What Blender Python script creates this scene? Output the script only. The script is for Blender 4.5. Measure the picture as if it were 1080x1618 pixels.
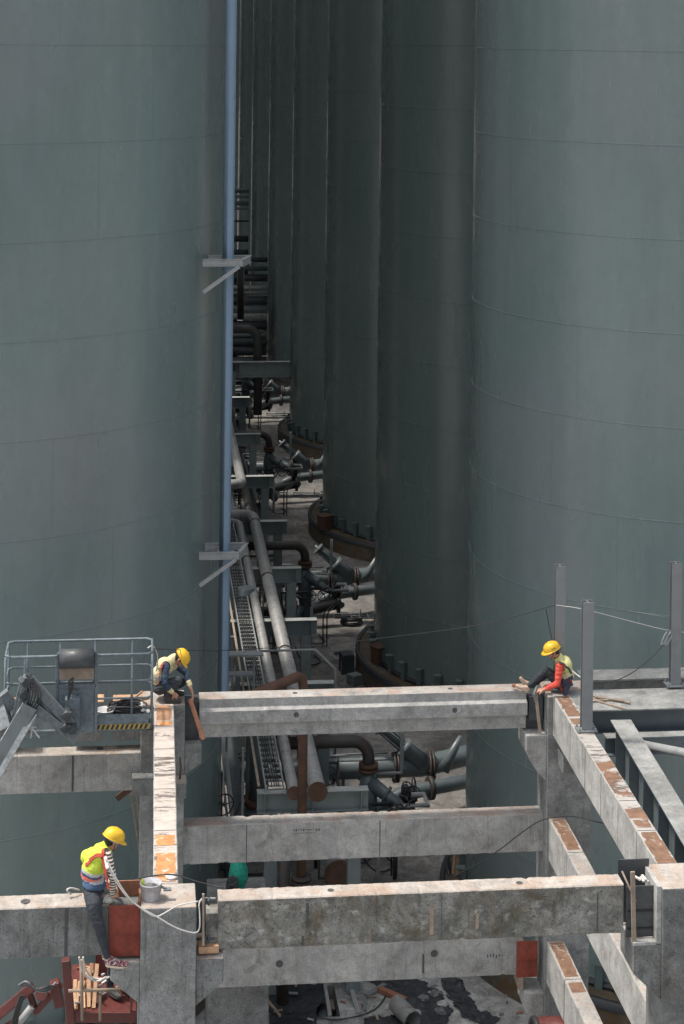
import bpy, bmesh, math, random
from mathutils import Vector, Matrix, noise
from mathutils.bvhtree import BVHTree
random.seed(7)
V = Vector
PI = math.pi
for o in list(bpy.data.objects): bpy.data.objects.remove(o)
scn = bpy.context.scene
C = scn.collection

# ---------------------------------------------------------------- camera
F, CX, CY, ROLL, YAW, CAMZ = 2900.0, 540.0, 57.0, 0.012, math.radians(6.3), 19.0
cd = bpy.data.cameras.new("camera"); cam = bpy.data.objects.new("camera", cd); C.objects.link(cam)
cd.sensor_fit = 'HORIZONTAL'; cd.sensor_width = 36; cd.lens = 36 * F / 1080
cd.shift_x = 0; cd.shift_y = -(809 - CY) / 1080
cd.clip_start = 0.5; cd.clip_end = 2000
cam.location = (0, 0, CAMZ)
cam.rotation_euler = (Matrix.Rotation(-YAW, 3, 'Z') @ Matrix.Rotation(PI / 2, 3, 'X') @ Matrix.Rotation(ROLL, 3, 'Z')).to_euler()
scn.camera = cam
# ---------------------------------------------------------------- world, sun, exposure
SUN_EL, SUN_AZ = math.radians(66), math.radians(-78)      # azimuth from +Y, clockwise
w = bpy.data.worlds.new("World"); scn.world = w; w.use_nodes = True
nt = w.node_tree; bg = nt.nodes['Background']
sky = nt.nodes.new('ShaderNodeTexSky'); sky.sky_type = 'NISHITA'; sky.sun_disc = False
sky.sun_elevation = SUN_EL; sky.sun_rotation = SUN_AZ; sky.dust_density = 4; sky.air_density = 1.2
hs = nt.nodes.new('ShaderNodeHueSaturation'); hs.inputs['Saturation'].default_value = 0.38
nt.links.new(sky.outputs[0], hs.inputs['Color']); nt.links.new(hs.outputs[0], bg.inputs[0]); bg.inputs[1].default_value = 0.125
sd = bpy.data.lights.new("sun", 'SUN'); sd.energy = 2.0; sd.angle = math.radians(6); sd.color = (1.0, 0.93, 0.84)
sun = bpy.data.objects.new("sun", sd); C.objects.link(sun)
sun.rotation_euler = V((math.sin(SUN_AZ) * math.cos(SUN_EL), math.cos(SUN_AZ) * math.cos(SUN_EL), math.sin(SUN_EL))).to_track_quat('Z', 'Y').to_euler()
sun.location = (-10, 0, 40)
scn.view_settings.view_transform = 'Standard'; scn.view_settings.look = 'None'
scn.view_settings.exposure = 0.95; scn.view_settings.gamma = 1
scn.render.resolution_x = 684; scn.render.resolution_y = 1024
scn.render.engine = 'CYCLES'

# ---------------------------------------------------------------- measuring helpers (survey of the photograph)
def ray(px, py):
    dx, dy = px - CX, py - CY; c, s = math.cos(ROLL), math.sin(ROLL)
    u = dx * c + dy * s; v = -dx * s + dy * c
    return V((u * math.cos(YAW) + F * math.sin(YAW), F * math.cos(YAW) - u * math.sin(YAW), -v))
def at(px, py, y):
    r = ray(px, py); t = y / r.y; return V((r.x * t, y, CAMZ + r.z * t))
def atz(px, py, z):
    r = ray(px, py); t = (z - CAMZ) / r.z; return V((r.x * t, r.y * t, z))

# ---------------------------------------------------------------- materials
def newmat(name):
    m = bpy.data.materials.new(name); m.use_nodes = True
    return m, m.node_tree, m.node_tree.nodes['Principled BSDF']
def N(nt, t, **kw):
    n = nt.nodes.new(t)
    for k, v in kw.items():
        if k in n.inputs: n.inputs[k].default_value = v
        else: setattr(n, k, v)
    return n
def ramp(nt, src, stops):
    r = nt.nodes.new('ShaderNodeValToRGB'); e = r.color_ramp.elements
    while len(e) < len(stops): e.new(0.5)
    for i, (p, c) in enumerate(stops):
        e[i].position = p; e[i].color = (c, c, c, 1) if isinstance(c, (int, float)) else (*c, 1)
    nt.links.new(src, r.inputs[0]); return r.outputs[0]
def mix(nt, a, b, fac, mode='MIX'):
    m = nt.nodes.new('ShaderNodeMix'); m.data_type = 'RGBA'; m.blend_type = mode
    for i, x in ((0, fac), (6, a), (7, b)):
        if isinstance(x, (int, float)): m.inputs[i].default_value = x if i == 0 else (x, x, x, 1)
        elif isinstance(x, tuple): m.inputs[i].default_value = (*x, 1)
        else: nt.links.new(x, m.inputs[i])
    return m.outputs[2]
def noisetex(nt, scale, detail=5, rough=.55, mp=(1, 1, 1), off=(0, 0, 0), dist=0):
    tc = nt.nodes.new('ShaderNodeTexCoord'); m = nt.nodes.new('ShaderNodeMapping')
    m.inputs['Scale'].default_value = mp; m.inputs['Location'].default_value = off
    nt.links.new(tc.outputs['Object'], m.inputs[0])
    n = N(nt, 'ShaderNodeTexNoise', Scale=scale, Detail=detail, Roughness=rough, Distortion=dist)
    nt.links.new(m.outputs[0], n.inputs['Vector']); return n.outputs[0]
def bump(nt, bs, h, strength, dist=0.01):
    b = N(nt, 'ShaderNodeBump', Strength=strength, Distance=dist); nt.links.new(h, b.inputs['Height'])
    nt.links.new(b.outputs[0], bs.inputs['Normal'])
def concrete(name, dark, light, blotch=1.0, stain=(.10, .085, .06), stain_amt=.35, pit=.5, white=0.0, rough=.88, seed=0, fine=1.0, contrast=1.0, drip=.0, pale=None):
    m, nt, bs = newmat(name)
    off = (seed * 3.1, seed * 1.7, seed * 2.3)
    n1 = noisetex(nt, 1.1 * blotch, 7, .65, off=off, dist=.3)
    col = mix(nt, dark, light, ramp(nt, n1, ((.36, 0), (.62, 1))))
    n2 = noisetex(nt, 5, 10, .72, off=off, dist=.4)
    col = mix(nt, col, ramp(nt, n2, ((.28, 1 - .38 * contrast), (.50, 1.0), (.72, 1 + .30 * contrast))), 1.0, 'MULTIPLY')
    n5 = noisetex(nt, 34, 8, .75, off=off)
    col = mix(nt, col, ramp(nt, n5, ((.32, 1 - .26 * contrast), (.68, 1 + .22 * contrast))), fine, 'MULTIPLY')
    st = noisetex(nt, 1.7, 8, .7, off=(seed * 2, 3, 1), dist=.8)
    col = mix(nt, col, stain, ramp(nt, st, ((.46, 0), (.60, stain_amt))))
    bl = noisetex(nt, 3.4, 10, .75, off=(seed + 9, 2, 5), dist=1.0)
    col = mix(nt, col, (.05, .052, .05), ramp(nt, bl, ((.54, 0), (.64, pit * .9))))
    dr = noisetex(nt, 3.0, 7, .7, mp=(2.6, 2.6, .18), off=(seed, 5, 5))
    col = mix(nt, col, (.06, .06, .055), ramp(nt, dr, ((.56, 0), (.67, .30 + drip))))
    if white:
        wn = noisetex(nt, 5.5, 2, .5, mp=(1, 1, 1.6), off=(seed + 4, 8, 1))
        col = mix(nt, col, (.62, .62, .60), ramp(nt, wn, ((.60, 0), (.76, white))))
        rn = noisetex(nt, 2.4, 5, .6, mp=(2.4, 2.4, .3), off=(seed + 4, 1, 1))
        col = mix(nt, col, (.34, .20, .11), ramp(nt, rn, ((.62, 0), (.72, .4))))
    if pale:       # newer, paler floor slab on the near side of a casting joint
        tc = nt.nodes.new('ShaderNodeTexCoord'); sp = nt.nodes.new('ShaderNodeSeparateXYZ'); nt.links.new(tc.outputs['Object'], sp.inputs[0])
        lt = N(nt, 'ShaderNodeMath', operation='LESS_THAN'); lt.inputs[1].default_value = pale; nt.links.new(sp.outputs[1], lt.inputs[0])
        col = mix(nt, col, mix(nt, col, (1.55, 1.62, 1.68), 1.0, 'MULTIPLY'), lt.outputs[0])
    pn = noisetex(nt, 55, 2, .5, off=off)
    col = mix(nt, col, (.035, .035, .035), ramp(nt, pn, ((.63, 0), (.68, min(1, pit * 1.4)))))
    nt.links.new(col, bs.inputs['Base Color']); bs.inputs['Roughness'].default_value = rough
    bn = noisetex(nt, 40, 8, .75); bump(nt, bs, bn, .6, .014)
    return m
def metal(name, c, rough=.45, metallic=0.0, var=.25, rust=0.0, rustc=(.16, .055, .02), scale=3, spec=.5, dirt=0.0):
    m, nt, bs = newmat(name)
    col = mix(nt, tuple(x * (1 - var) for x in c), tuple(min(1, x * (1 + var)) for x in c), ramp(nt, noisetex(nt, scale, 7, .65), ((.3, 0), (.7, 1))))
    if rust: col = mix(nt, col, rustc, ramp(nt, noisetex(nt, scale * 1.7, 8, .7, off=(5, 1, 2)), ((.62 - rust * .4, 0), (.72 - rust * .35, 1))))
    if dirt: col = mix(nt, col, (.05, .045, .04), ramp(nt, noisetex(nt, scale * 3, 8, .7, off=(1, 7, 2)), ((.52, 0), (.7, dirt))))
    nt.links.new(col, bs.inputs['Base Color']); bs.inputs['Metallic'].default_value = metallic
    nt.links.new(ramp(nt, noisetex(nt, scale * 4, 5), ((.3, max(.05, rough - .12)), (.7, min(1, rough + .15)))), bs.inputs['Roughness'])
    bs.inputs['Specular IOR Level'].default_value = spec
    bump(nt, bs, noisetex(nt, 30, 5), .12, .004)
    return m
def tankpaint(name, c, rough, seed, spec=.5):
    m, nt, bs = newmat(name)
    a = noisetex(nt, .35, 4, .5, mp=(1, 1, .25), off=(seed, 0, 0))
    col = mix(nt, tuple(x * .88 for x in c), tuple(x * 1.10 for x in c), ramp(nt, a, ((.3, 0), (.7, 1))))
    b = noisetex(nt, 1.0, 5, .6, mp=(3.2, 3.2, .12), off=(seed + 3, 0, 0))
    col = mix(nt, col, ramp(nt, b, ((.3, .95), (.7, 1.04))), 1, 'MULTIPLY')
    s = noisetex(nt, .22, 2, .4, off=(0, seed, 4))
    col = mix(nt, col, (c[0] * 1.25, c[1] * 1.02, c[2] * 1.10), ramp(nt, s, ((.46, 0), (.64, .5))))
    g = noisetex(nt, 5, 8, .7, mp=(1, 1, .5), off=(seed, 4, 4))
    col = mix(nt, col, ramp(nt, g, ((.3, .93), (.7, 1.05))), 1, 'MULTIPLY')
    nt.links.new(col, bs.inputs['Base Color'])
    nt.links.new(ramp(nt, noisetex(nt, 1.5, 5, mp=(1, 1, .3)), ((.3, rough - .06), (.7, rough + .08))), bs.inputs['Roughness'])
    bs.inputs['Specular IOR Level'].default_value = spec
    bump(nt, bs, noisetex(nt, .9, 3, mp=(1, 1, .4)), .22, .02)
    return m
def plain(name, c, rough=.7, var=.12, scale=12, bmp=.2):
    m, nt, bs = newmat(name)
    col = mix(nt, tuple(x * (1 - var) for x in c), tuple(min(1, x * (1 + var)) for x in c), ramp(nt, noisetex(nt, scale, 6, .65), ((.3, 0), (.7, 1))))
    nt.links.new(col, bs.inputs['Base Color']); bs.inputs['Roughness'].default_value = rough
    if bmp: bump(nt, bs, noisetex(nt, scale * 2.5, 5), bmp, .006)
    return m
def patchtop(name, base, orange, lo, hi, seed=0, cracks=.7):   # mortar-topped beam with bare rusty/orange patches and cracks
    m, nt, bs = newmat(name)
    col = mix(nt, tuple(x * .82 for x in base), base, ramp(nt, noisetex(nt, 5, 8, .7, off=(seed, 0, 0)), ((.3, 0), (.65, 1))))
    p = noisetex(nt, .9, 3, .45, mp=(.6, 1, 1), off=(seed * 2.7, seed, 0))
    p2 = noisetex(nt, 9, 4, .6, off=(seed, 3, 0))
    s = N(nt, 'ShaderNodeMath', operation='MULTIPLY_ADD'); s.inputs[1].default_value = .12; nt.links.new(p2, s.inputs[0]); nt.links.new(p, s.inputs[2])
    om = mix(nt, tuple(x * .7 for x in orange), tuple(x * 1.2 for x in orange), ramp(nt, noisetex(nt, 7, 6, .7), ((.3, 0), (.7, 1))))
    col = mix(nt, col, om, ramp(nt, s.outputs[0], ((lo, 0), (hi, 1))))
    ck = noisetex(nt, 7, 9, .75, mp=(.35, 1.3, 1), off=(seed, 1, 0), dist=.5)
    band = noisetex(nt, 1.3, 2, .5, mp=(.2, 1.6, 1), off=(seed, 9, 0))
    col = mix(nt, col, (.09, .075, .065), mix(nt, 0.0, ramp(nt, ck, ((.50, 0), (.56, cracks))), ramp(nt, band, ((.40, 0), (.50, 1)))))
    nt.links.new(col, bs.inputs['Base Color']); bs.inputs['Roughness'].default_value = .85
    bump(nt, bs, noisetex(nt, 25, 8, .7), .4, .012)
    return m

TC = (.162, .212, .205)
M = dict(
    tank=tankpaint('tank_paint', TC, .24, 1), tank_shaded=tankpaint('tank_paint_shaded', (.118, .160, .152), .24, 5),  # second one: same paint darkened for tanks in the alley's shade
    conc=concrete('concrete_grey', (.29, .29, .282), (.42, .415, .40), stain_amt=.25, pit=.35, seed=1, contrast=.8),
    conc_near=concrete('concrete_weathered', (.118, .118, .105), (.275, .27, .25), blotch=1.5, stain=(.095, .075, .042), stain_amt=.75, pit=.75, white=.4, seed=2, contrast=1.2),
    conc_col=concrete('concrete_column', (.185, .192, .192), (.285, .29, .285), stain=(.12, .11, .09), stain_amt=.25, pit=.5, seed=3, drip=.3),
    conc_dark=concrete('concrete_dark', (.115, .122, .122), (.215, .222, .22), stain_amt=.3, pit=.65, seed=6, drip=.3),  # darker grey concrete with drip streaks
    ctop=concrete('concrete_top_sunlit', (.34, .308, .275), (.46, .42, .378), stain=(.34, .20, .12), stain_amt=.5, pit=.35, seed=4, contrast=.6),  # pale warm tone of sunlit tops put into the colour
    ctop_grey=concrete('concrete_top_grey', (.31, .295, .275), (.43, .41, .38), stain=(.38, .23, .16), stain_amt=.5, pit=.5, seed=5, contrast=.7),
    seam=plain('dark_joint', (.07, .07, .07), .9),
    ltop=patchtop('left_girder_top', (.50, .44, .395), (.60, .27, .10), .80, .82, 3, .95),
    rtop=patchtop('right_girder_top', (.40, .375, .35), (.20, .11, .066), .635, .655, 8, .95),
    orange=plain('orange_render', (.48, .22, .09), .85, .45, 12), tan=plain('tan_plate', (.34, .19, .11), .85, .35, 10), rustplate=metal('rust_plate', (.20, .095, .06), .8, 0, .35, 0, scale=6),
    ground=concrete('ground_concrete', (.135, .128, .12), (.29, .275, .255), blotch=.5, stain=(.085, .075, .065), stain_amt=.6, pit=.6, seed=7, contrast=.9, pale=37.6),
    ring=concrete('foundation_concrete', (.06, .055, .045), (.14, .12, .09), stain=(.10, .055, .02), stain_amt=.9, pit=.7, seed=8, drip=.6),
    steel=metal('grey_steel', (.17, .185, .19), .5, 0, .15, .0, dirt=.25), steel_l=metal('light_grey_steel', (.30, .31, .31), .5, 0, .12, 0, dirt=.3),
    steel_b=metal('blue_grey_steel', (.135, .165, .18), .45, 0, .15, .0, dirt=.2),
    rack=metal('rack_steel', (.16, .19, .19), .5, 0, .15, .0, dirt=.3), rack_top=metal('pale_flange', (.36, .37, .35), .7, 0, .2, 0, dirt=.3),  # rack_top: paler steel for top flanges and ladder rungs
    deck=concrete('deck_plate', (.22, .23, .225), (.33, .33, .318), stain_amt=.25, pit=.3, seed=9, rough=.7),
    post=metal('post_primer', (.20, .21, .215), .5, 0, .1, 0, dirt=.2),
    bluepipe=metal('blue_paint', (.17, .245, .33), .38, 0, .08, 0, scale=1),
    gpipe=metal('grey_pipe', (.27, .27, .26), .45, .1, .2, .12, dirt=.35), dpipe=metal('dark_pipe', (.045, .043, .04), .55, 0, .3, .25, (.06, .035, .025)),
    tpipe=metal('teal_pipe', (.10, .122, .128), .4, 0, .15, .0, dirt=.3), rust=metal('rust', (.10, .052, .034), .8, 0, .35, 0, scale=5),
    valve=metal('valve_black', (.035, .037, .04), .45, .2, .3), flange=metal('bolt_flange', (.05, .045, .042), .6, .1, .3, .2, (.09,.045,.03)),
    basket=metal('basket_grey_blue', (.13, .165, .185), .5, 0, .3, .0, dirt=.9, scale=6), basket_d=metal('basket_dark', (.045, .055, .06), .5, 0, .3, dirt=.4),
    roll=metal('dirty_drum', (.06, .065, .07), .5, 0, .3, dirt=.6, scale=8), boomw=metal('boom_worn', (.15, .17, .18), .5, 0, .4, dirt=.95, scale=9),
    red0=plain('red_plywood', (.22, .048, .03), .5, .4, 4, .2), redmach=metal('red_machine', (.11, .028, .024), .45, 0, .25, dirt=.4),
    yellow=plain('hazard_yellow', (.36, .26, .07), .6, .2), black=plain('black_rubber', (.02, .02, .022), .6, .2),
    wood=plain('timber', (.44, .27, .16), .8, .35, 8), wood_red=plain('timber_red', (.27, .12, .07), .8, .3, 8), wood_grey=plain('timber_grey', (.28, .22, .17), .85, .3, 8),
    rope=plain('pale_rope', (.55, .53, .50), .9, .2, 40), cable=plain('black_cable', (.03, .03, .032), .6), white=plain('white_plastic', (.62, .62, .62), .5, .15),
    bucket=plain('grey_bucket', (.42, .42, .45), .6, .3, 14), green=plain('green_net', (.01, .24, .17), .8, .4, 20), lime=plain('lime_plastic', (.45, .55, .06), .5),
    tar=plain('black_sheet', (.028, .03, .034), .55, .5, 6, .5), purple=plain('purple_cloth', (.25, .18, .33), .9),
    helmet=metal('helmet_yellow', (.74, .44, .02), .45, 0, .12, dirt=.3, scale=14), skin=plain('skin', (.42, .22, .15), .6, .1, 20, .1), hair=plain('hair', (.015, .012, .01), .8),
    pants=plain('dark_trousers', (.028, .034, .042), .85, .3, 10, .5), pants_g=plain('grey_trousers', (.045, .052, .06), .85, .3, 10, .5),
    navy=plain('navy_cloth', (.03, .05, .085), .85, .3, 10, .5), redshirt=plain('red_shirt', (.62, .075, .05), .8, .2, 10, .5),
    vest_y=plain('vest_fluo', (.52, .62, .06), .8, .3, 12, .8), vest_cream=plain('vest_cream', (.62, .55, .33), .8, .2, 9, .4), vest_pale=plain('vest_pale', (.60, .60, .22), .8, .2, 9, .4),
    silver=plain('reflective_band', (.42, .43, .44), .45, .15), coral=plain('coral_band', (.80, .16, .12), .7, .1), strap=plain('red_strap', (.40, .06, .035), .8),
    bluev=plain('blue_panel', (.05, .09, .17), .8, .2), shoe=plain('sneaker', (.25, .05, .08), .7, .5, 60), sole=plain('rubber_sole', (.55, .45, .36), .7), shoe_d=plain('dark_shoe', (.06, .058, .055), .8, .5, 40),
    strap_d=plain('dark_strap', (.05, .05, .08), .8), orange_obj=plain('orange_paint', (.45, .14, .03), .6), barefoot=plain('pale_sock', (.52, .38, .28), .7, .08, 20),
)
def flaky(name, rustc, base, lo, hi, seed):
    m, nt, bs = newmat(name)
    a = mix(nt, tuple(x * .55 for x in rustc), tuple(x * 1.35 for x in rustc), ramp(nt, noisetex(nt, 6, 9, .75, off=(seed, 0, 0)), ((.3, 0), (.7, 1))))
    k = noisetex(nt, 30 if name == 'sneaker' else 4.5, 8, .72, off=(seed, 2, 2), dist=.6)
    col = mix(nt, a, base, ramp(nt, k, ((lo, 0), (hi, 1))))
    nt.links.new(col, bs.inputs['Base Color']); bs.inputs['Roughness'].default_value = .85; bump(nt, bs, k, .5, .02); return m
M['shoe'] = flaky('sneaker', (.16, .03, .05), (.50, .44, .42), .52, .55, 11)
M['rustplate'] = flaky('rust_plate', (.19, .108, .068), (.36, .30, .26), .57, .62, 1)
M['orange'] = flaky('orange_render', (.50, .23, .09), (.55, .47, .42), .56, .60, 4)
M['tan'] = flaky('tan_plate', (.34, .19, .11), (.50, .40, .33), .60, .66, 6)
M['red'] = flaky('red_plywood', (.21, .045, .028), (.30, .20, .17), .68, .74, 9)
def stripes(name):
    m, nt, bs = newmat(name)
    tc = nt.nodes.new('ShaderNodeTexCoord'); s = nt.nodes.new('ShaderNodeSeparateXYZ'); nt.links.new(tc.outputs['Object'], s.inputs[0])
    a = N(nt, 'ShaderNodeMath', operation='MULTIPLY'); a.inputs[1].default_value = 26; nt.links.new(s.outputs[2], a.inputs[0])
    f = N(nt, 'ShaderNodeMath', operation='FRACT'); nt.links.new(a.outputs[0], f.inputs[0])
    nt.links.new(ramp(nt, f.outputs[0], ((.48, (.03, .03, .05)), (.52, (.60, .52, .42)))), bs.inputs['Base Color']); bs.inputs['Roughness'].default_value = .85
    return m
M['stripes'] = stripes('striped_sleeve')

# ---------------------------------------------------------------- mesh builder
class MB:
    def __init__(s): s.v = []; s.f = []; s.m = []; s.mi = 0; s.sm = []; s.smooth = False
    def add(s, vs, fs, mi=None):
        b = len(s.v); s.v += [V(v) for v in vs]
        for f in fs: s.f.append([b + i for i in f]); s.m.append(s.mi if mi is None else mi); s.sm.append(s.smooth)
        return s
    def box(s, a, b, mi=None, top=None, M4=None):
        x0, y0, z0 = [min(p, q) for p, q in zip(a, b)]; x1, y1, z1 = [max(p, q) for p, q in zip(a, b)]
        vs = [V(p) for p in ((x0, y0, z0), (x1, y0, z0), (x1, y1, z0), (x0, y1, z0), (x0, y0, z1), (x1, y0, z1), (x1, y1, z1), (x0, y1, z1))]
        if M4: vs = [M4 @ v for v in vs]
        s.add(vs, ((0, 3, 2, 1), (0, 1, 5, 4), (1, 2, 6, 5), (2, 3, 7, 6), (3, 0, 4, 7)), mi); s.add(vs[4:], ((0, 1, 2, 3),), top if top is not None else mi)
        return s
    def bar(s, p, q, w, h, up=(0, 0, 1), mi=None, top=None):      # box beam from p to q, w across, h along up
        p, q = V(p), V(q); d = (q - p).normalized(); up = V(up); side = d.cross(up)
        if side.length < 1e-3: side = d.cross(V((1, 0, 0)))
        side.normalize(); u = side.cross(d).normalized()
        vs = []
        for e in (p, q):
            for a, b in ((-1, -1), (1, -1), (1, 1), (-1, 1)): vs.append(e + side * a * w / 2 + u * b * h / 2)
        fs = [(3, 2, 1, 0), (4, 5, 6, 7), (0, 1, 5, 4), (1, 2, 6, 5), (3, 0, 4, 7)]
        s.add(vs, fs, mi); s.add([vs[i] for i in (2, 3, 7, 6)], ((0, 1, 2, 3),), top if top is not None else mi); return s
    def prism(s, poly, a, b, axis='x', mi=None, topmi=None):      # poly in the two other axes, extruded a..b
        def mk(u, v, t): return {'x': (t, u, v), 'y': (u, t, v), 'z': (u, v, t)}[axis]
        n = len(poly); ar = sum(poly[i][0] * poly[(i + 1) % n][1] - poly[(i + 1) % n][0] * poly[i][1] for i in range(n))
        if ar < 0: poly = poly[::-1]
        if axis == 'y': poly = poly[::-1]
        vs = [mk(u, v, a) for u, v in poly] + [mk(u, v, b) for u, v in poly]
        s.add(vs, [tuple(range(n))[::-1], tuple(range(n, 2 * n))], mi)
        for i in range(n):
            j = (i + 1) % n; f = (i, j, n + j, n + i)
            up = topmi is not None and axis != 'z' and abs(poly[i][1] - poly[j][1]) < 1e-6 and poly[i][1] > max(p[1] for p in poly) - 1e-6
            s.add([vs[k] for k in f], ((0, 1, 2, 3),), topmi if up else mi)
        return s
    def tube(s, pts, r, n=10, mi=None, caps=True):
        pts = [V(p) for p in pts]; rr = r if isinstance(r, (list, tuple)) else [r] * len(pts)
        old = s.smooth; vs = []; fs = []; ref = None
        for i, p in enumerate(pts):
            d = ((pts[i + 1] - p) if i < len(pts) - 1 else V((0, 0, 0))) .normalized() + ((p - pts[i - 1]) if i else V((0, 0, 0))).normalized()
            if d.length < 1e-6: d = V((0, 0, 1))
            d.normalize()
            if ref is None: ref = d.orthogonal().normalized()
            ref = (ref - d * ref.dot(d)); ref = ref.normalized() if ref.length > 1e-5 else d.orthogonal().normalized()
            b = d.cross(ref)
            for k in range(n): a = 2 * PI * k / n; vs.append(p + (ref * math.cos(a) + b * math.sin(a)) * rr[i])
        for i in range(len(pts) - 1):
            for k in range(n): k2 = (k + 1) % n; fs.append((i * n + k, i * n + k2, (i + 1) * n + k2, (i + 1) * n + k))
        s.smooth = True; s.add(vs, fs, mi); s.smooth = False
        if caps: s.add(vs[:n], [tuple(range(n))[::-1]], mi); s.add(vs[-n:], [tuple(range(n))], mi)
        s.smooth = old; return s
    def lathe(s, prof, c, n=24, M4=None, mi=None, smooth=True):     # prof [(r,z)] around z through c
        c = V(c); vs = []; fs = []
        for r, z in prof:
            for k in range(n):
                a = 2 * PI * k / n; p = V((r * math.cos(a), r * math.sin(a), z)); vs.append((M4 @ p if M4 else p) + c)
        for i in range(len(prof) - 1):
            for k in range(n): k2 = (k + 1) % n; fs.append((i * n + k, i * n + k2, (i + 1) * n + k2, (i + 1) * n + k))
        old = s.smooth; s.smooth = smooth; s.add(vs, fs, mi); s.smooth = old; return s
    def disc(s, p, d, r, t, n=16, mi=None): p, d = V(p), V(d).normalized(); return s.tube([p - d * t / 2, p + d * t / 2], r, n, mi)
    def torus(s, c, ax, R, r, n=18, m=6, mi=None, arc=1.0):
        c, ax = V(c), V(ax).normalized(); a = ax.orthogonal().normalized(); b = ax.cross(a)
        k = int(n * arc); return s.tube([c + (a * math.cos(2 * PI * i / n) + b * math.sin(2 * PI * i / n)) * R for i in range(k + 1)], r, m, mi, arc < 1)
    def ibeam(s, p, q, w, h, tf=.018, tw=.014, up=(0, 0, 1), mi=None, top=None):
        p, q, up = V(p), V(q), V(up); o = up.normalized() * (h - tf) / 2
        d = (q - p).normalized(); side = d.cross(up).normalized(); u = side.cross(d).normalized(); o = u * (h - tf) / 2
        s.bar(p + o, q + o, w, tf, up, mi, top); s.bar(p - o, q - o, w, tf, up, mi); s.bar(p, q, tw, h - 2 * tf, up, mi); return s
def wloc(o):
    l = V((0, 0, 0))
    while o: l += o.location; o = o.parent
    return l
def link(name, mesh, parent=None):
    o = bpy.data.objects.new(name, mesh); C.objects.link(o); o.parent = parent; return o
def build(mb, name, mats, parent=None, bevel=0, loc=None, rough=0):
    if not isinstance(mats, (list, tuple)): mats = [mats]
    if parent: org = wloc(parent)
    elif loc is not None: org = V(loc)
    else:
        xs = [v.x for v in mb.v]; ys = [v.y for v in mb.v]; org = V(((min(xs) + max(xs)) / 2, (min(ys) + max(ys)) / 2, min(v.z for v in mb.v)))
    me = bpy.data.meshes.new(name); me.from_pydata([v - org for v in mb.v], [], mb.f)
    for m in mats: me.materials.append(M[m] if isinstance(m, str) else m)
    me.polygons.foreach_set('material_index', mb.m); me.polygons.foreach_set('use_smooth', mb.sm)
    bm = bmesh.new(); bm.from_mesh(me); bmesh.ops.remove_doubles(bm, verts=bm.verts, dist=1e-5)
    if rough:      # break up long arrises of cast concrete
        pass
    bmesh.ops.recalc_face_normals(bm, faces=bm.faces); bm.to_mesh(me); bm.free()
    o = link(name, me, parent)
    if not parent: o.location = org
    if bevel:
        b = o.modifiers.new('bevel', 'BEVEL'); b.width = bevel; b.segments = 2; b.limit_method = 'ANGLE'; b.angle_limit = math.radians(40)
    return o
def tag(o, label, cat, group=None):
    o['label'] = label; o['category'] = cat; o['kind'] = 'thing'
    if group: o['group'] = group
    return o
def thing(name, label, cat, loc, group=None):
    o = bpy.data.objects.new(name, None); C.objects.link(o); o.location = loc; o.empty_display_size = .2
    return tag(o, label, cat, group)
def one(mb, name, mats, label, cat, group=None, bevel=0): return tag(build(mb, name, mats, None, bevel), label, cat, group)
def dup(o, delta, label=None, parent=None):
    c = o.copy(); C.objects.link(c); c.parent = parent
    if parent is None: c.location = o.location + V(delta)
    if label: c['label'] = label
    for ch in [x for x in ALLKIDS(o)]: dup(ch, (0, 0, 0), None, c)
    return c
def ALLKIDS(o): return [x for x in bpy.data.objects if x.parent == o]
def arc(c, a, b, r, n=6):   # elbow: from c+a*r to c+b*r around corner c
    c, a, b = V(c), V(a).normalized(), V(b).normalized(); o = c + a * r + b * r
    return [o - b * r * math.cos(t) - a * r * math.sin(t) for t in [i * PI / 2 / n for i in range(n + 1)]]
def sag(p, q, s, n=14):
    p, q = V(p), V(q); return [p.lerp(q, i / n) + V((0, 0, -s * 4 * (i / n) * (1 - i / n))) for i in range(n + 1)]
def smoothpath(pts, k=3):
    pts = [V(p) for p in pts]
    for _ in range(k):
        out = [pts[0]]
        for a, b in zip(pts, pts[1:]): out += [a.lerp(b, .25), a.lerp(b, .75)]
        pts = out + [pts[-1]]
    return pts

exec_parts = True
# ================================================================ SETTING
g = MB(); g.add([(-250, -60, 0), (250, -60, 0), (250, 500, 0), (-250, 500, 0)], [(0, 1, 2, 3)])
PX0, PX1, PY0, PY1 = 3.55, 4.1, 35.35, 36.5            # service pit cut in the slab
g = MB()
xs = [-250, PX0, PX1, 250]; ys = [-60, PY0, PY1, 500]
for i in range(3):
    for j in range(3):
        if (i, j) != (1, 1): g.add([(xs[i], ys[j], 0), (xs[i + 1], ys[j], 0), (xs[i + 1], ys[j + 1], 0), (xs[i], ys[j + 1], 0)], [(0, 1, 2, 3)])
g.add([(PX0, PY0, -.6), (PX1, PY0, -.6), (PX1, PY1, -.6), (PX0, PY1, -.6), (PX0, PY0, 0), (PX1, PY0, 0), (PX1, PY1, 0), (PX0, PY1, 0)],
      [(0, 1, 2, 3), (0, 1, 5, 4), (1, 2, 6, 5), (2, 3, 7, 6), (3, 0, 4, 7)])
gr = build(g, 'ground', 'ground', loc=(0, 0, 0)); gr['kind'] = 'structure'

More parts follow.
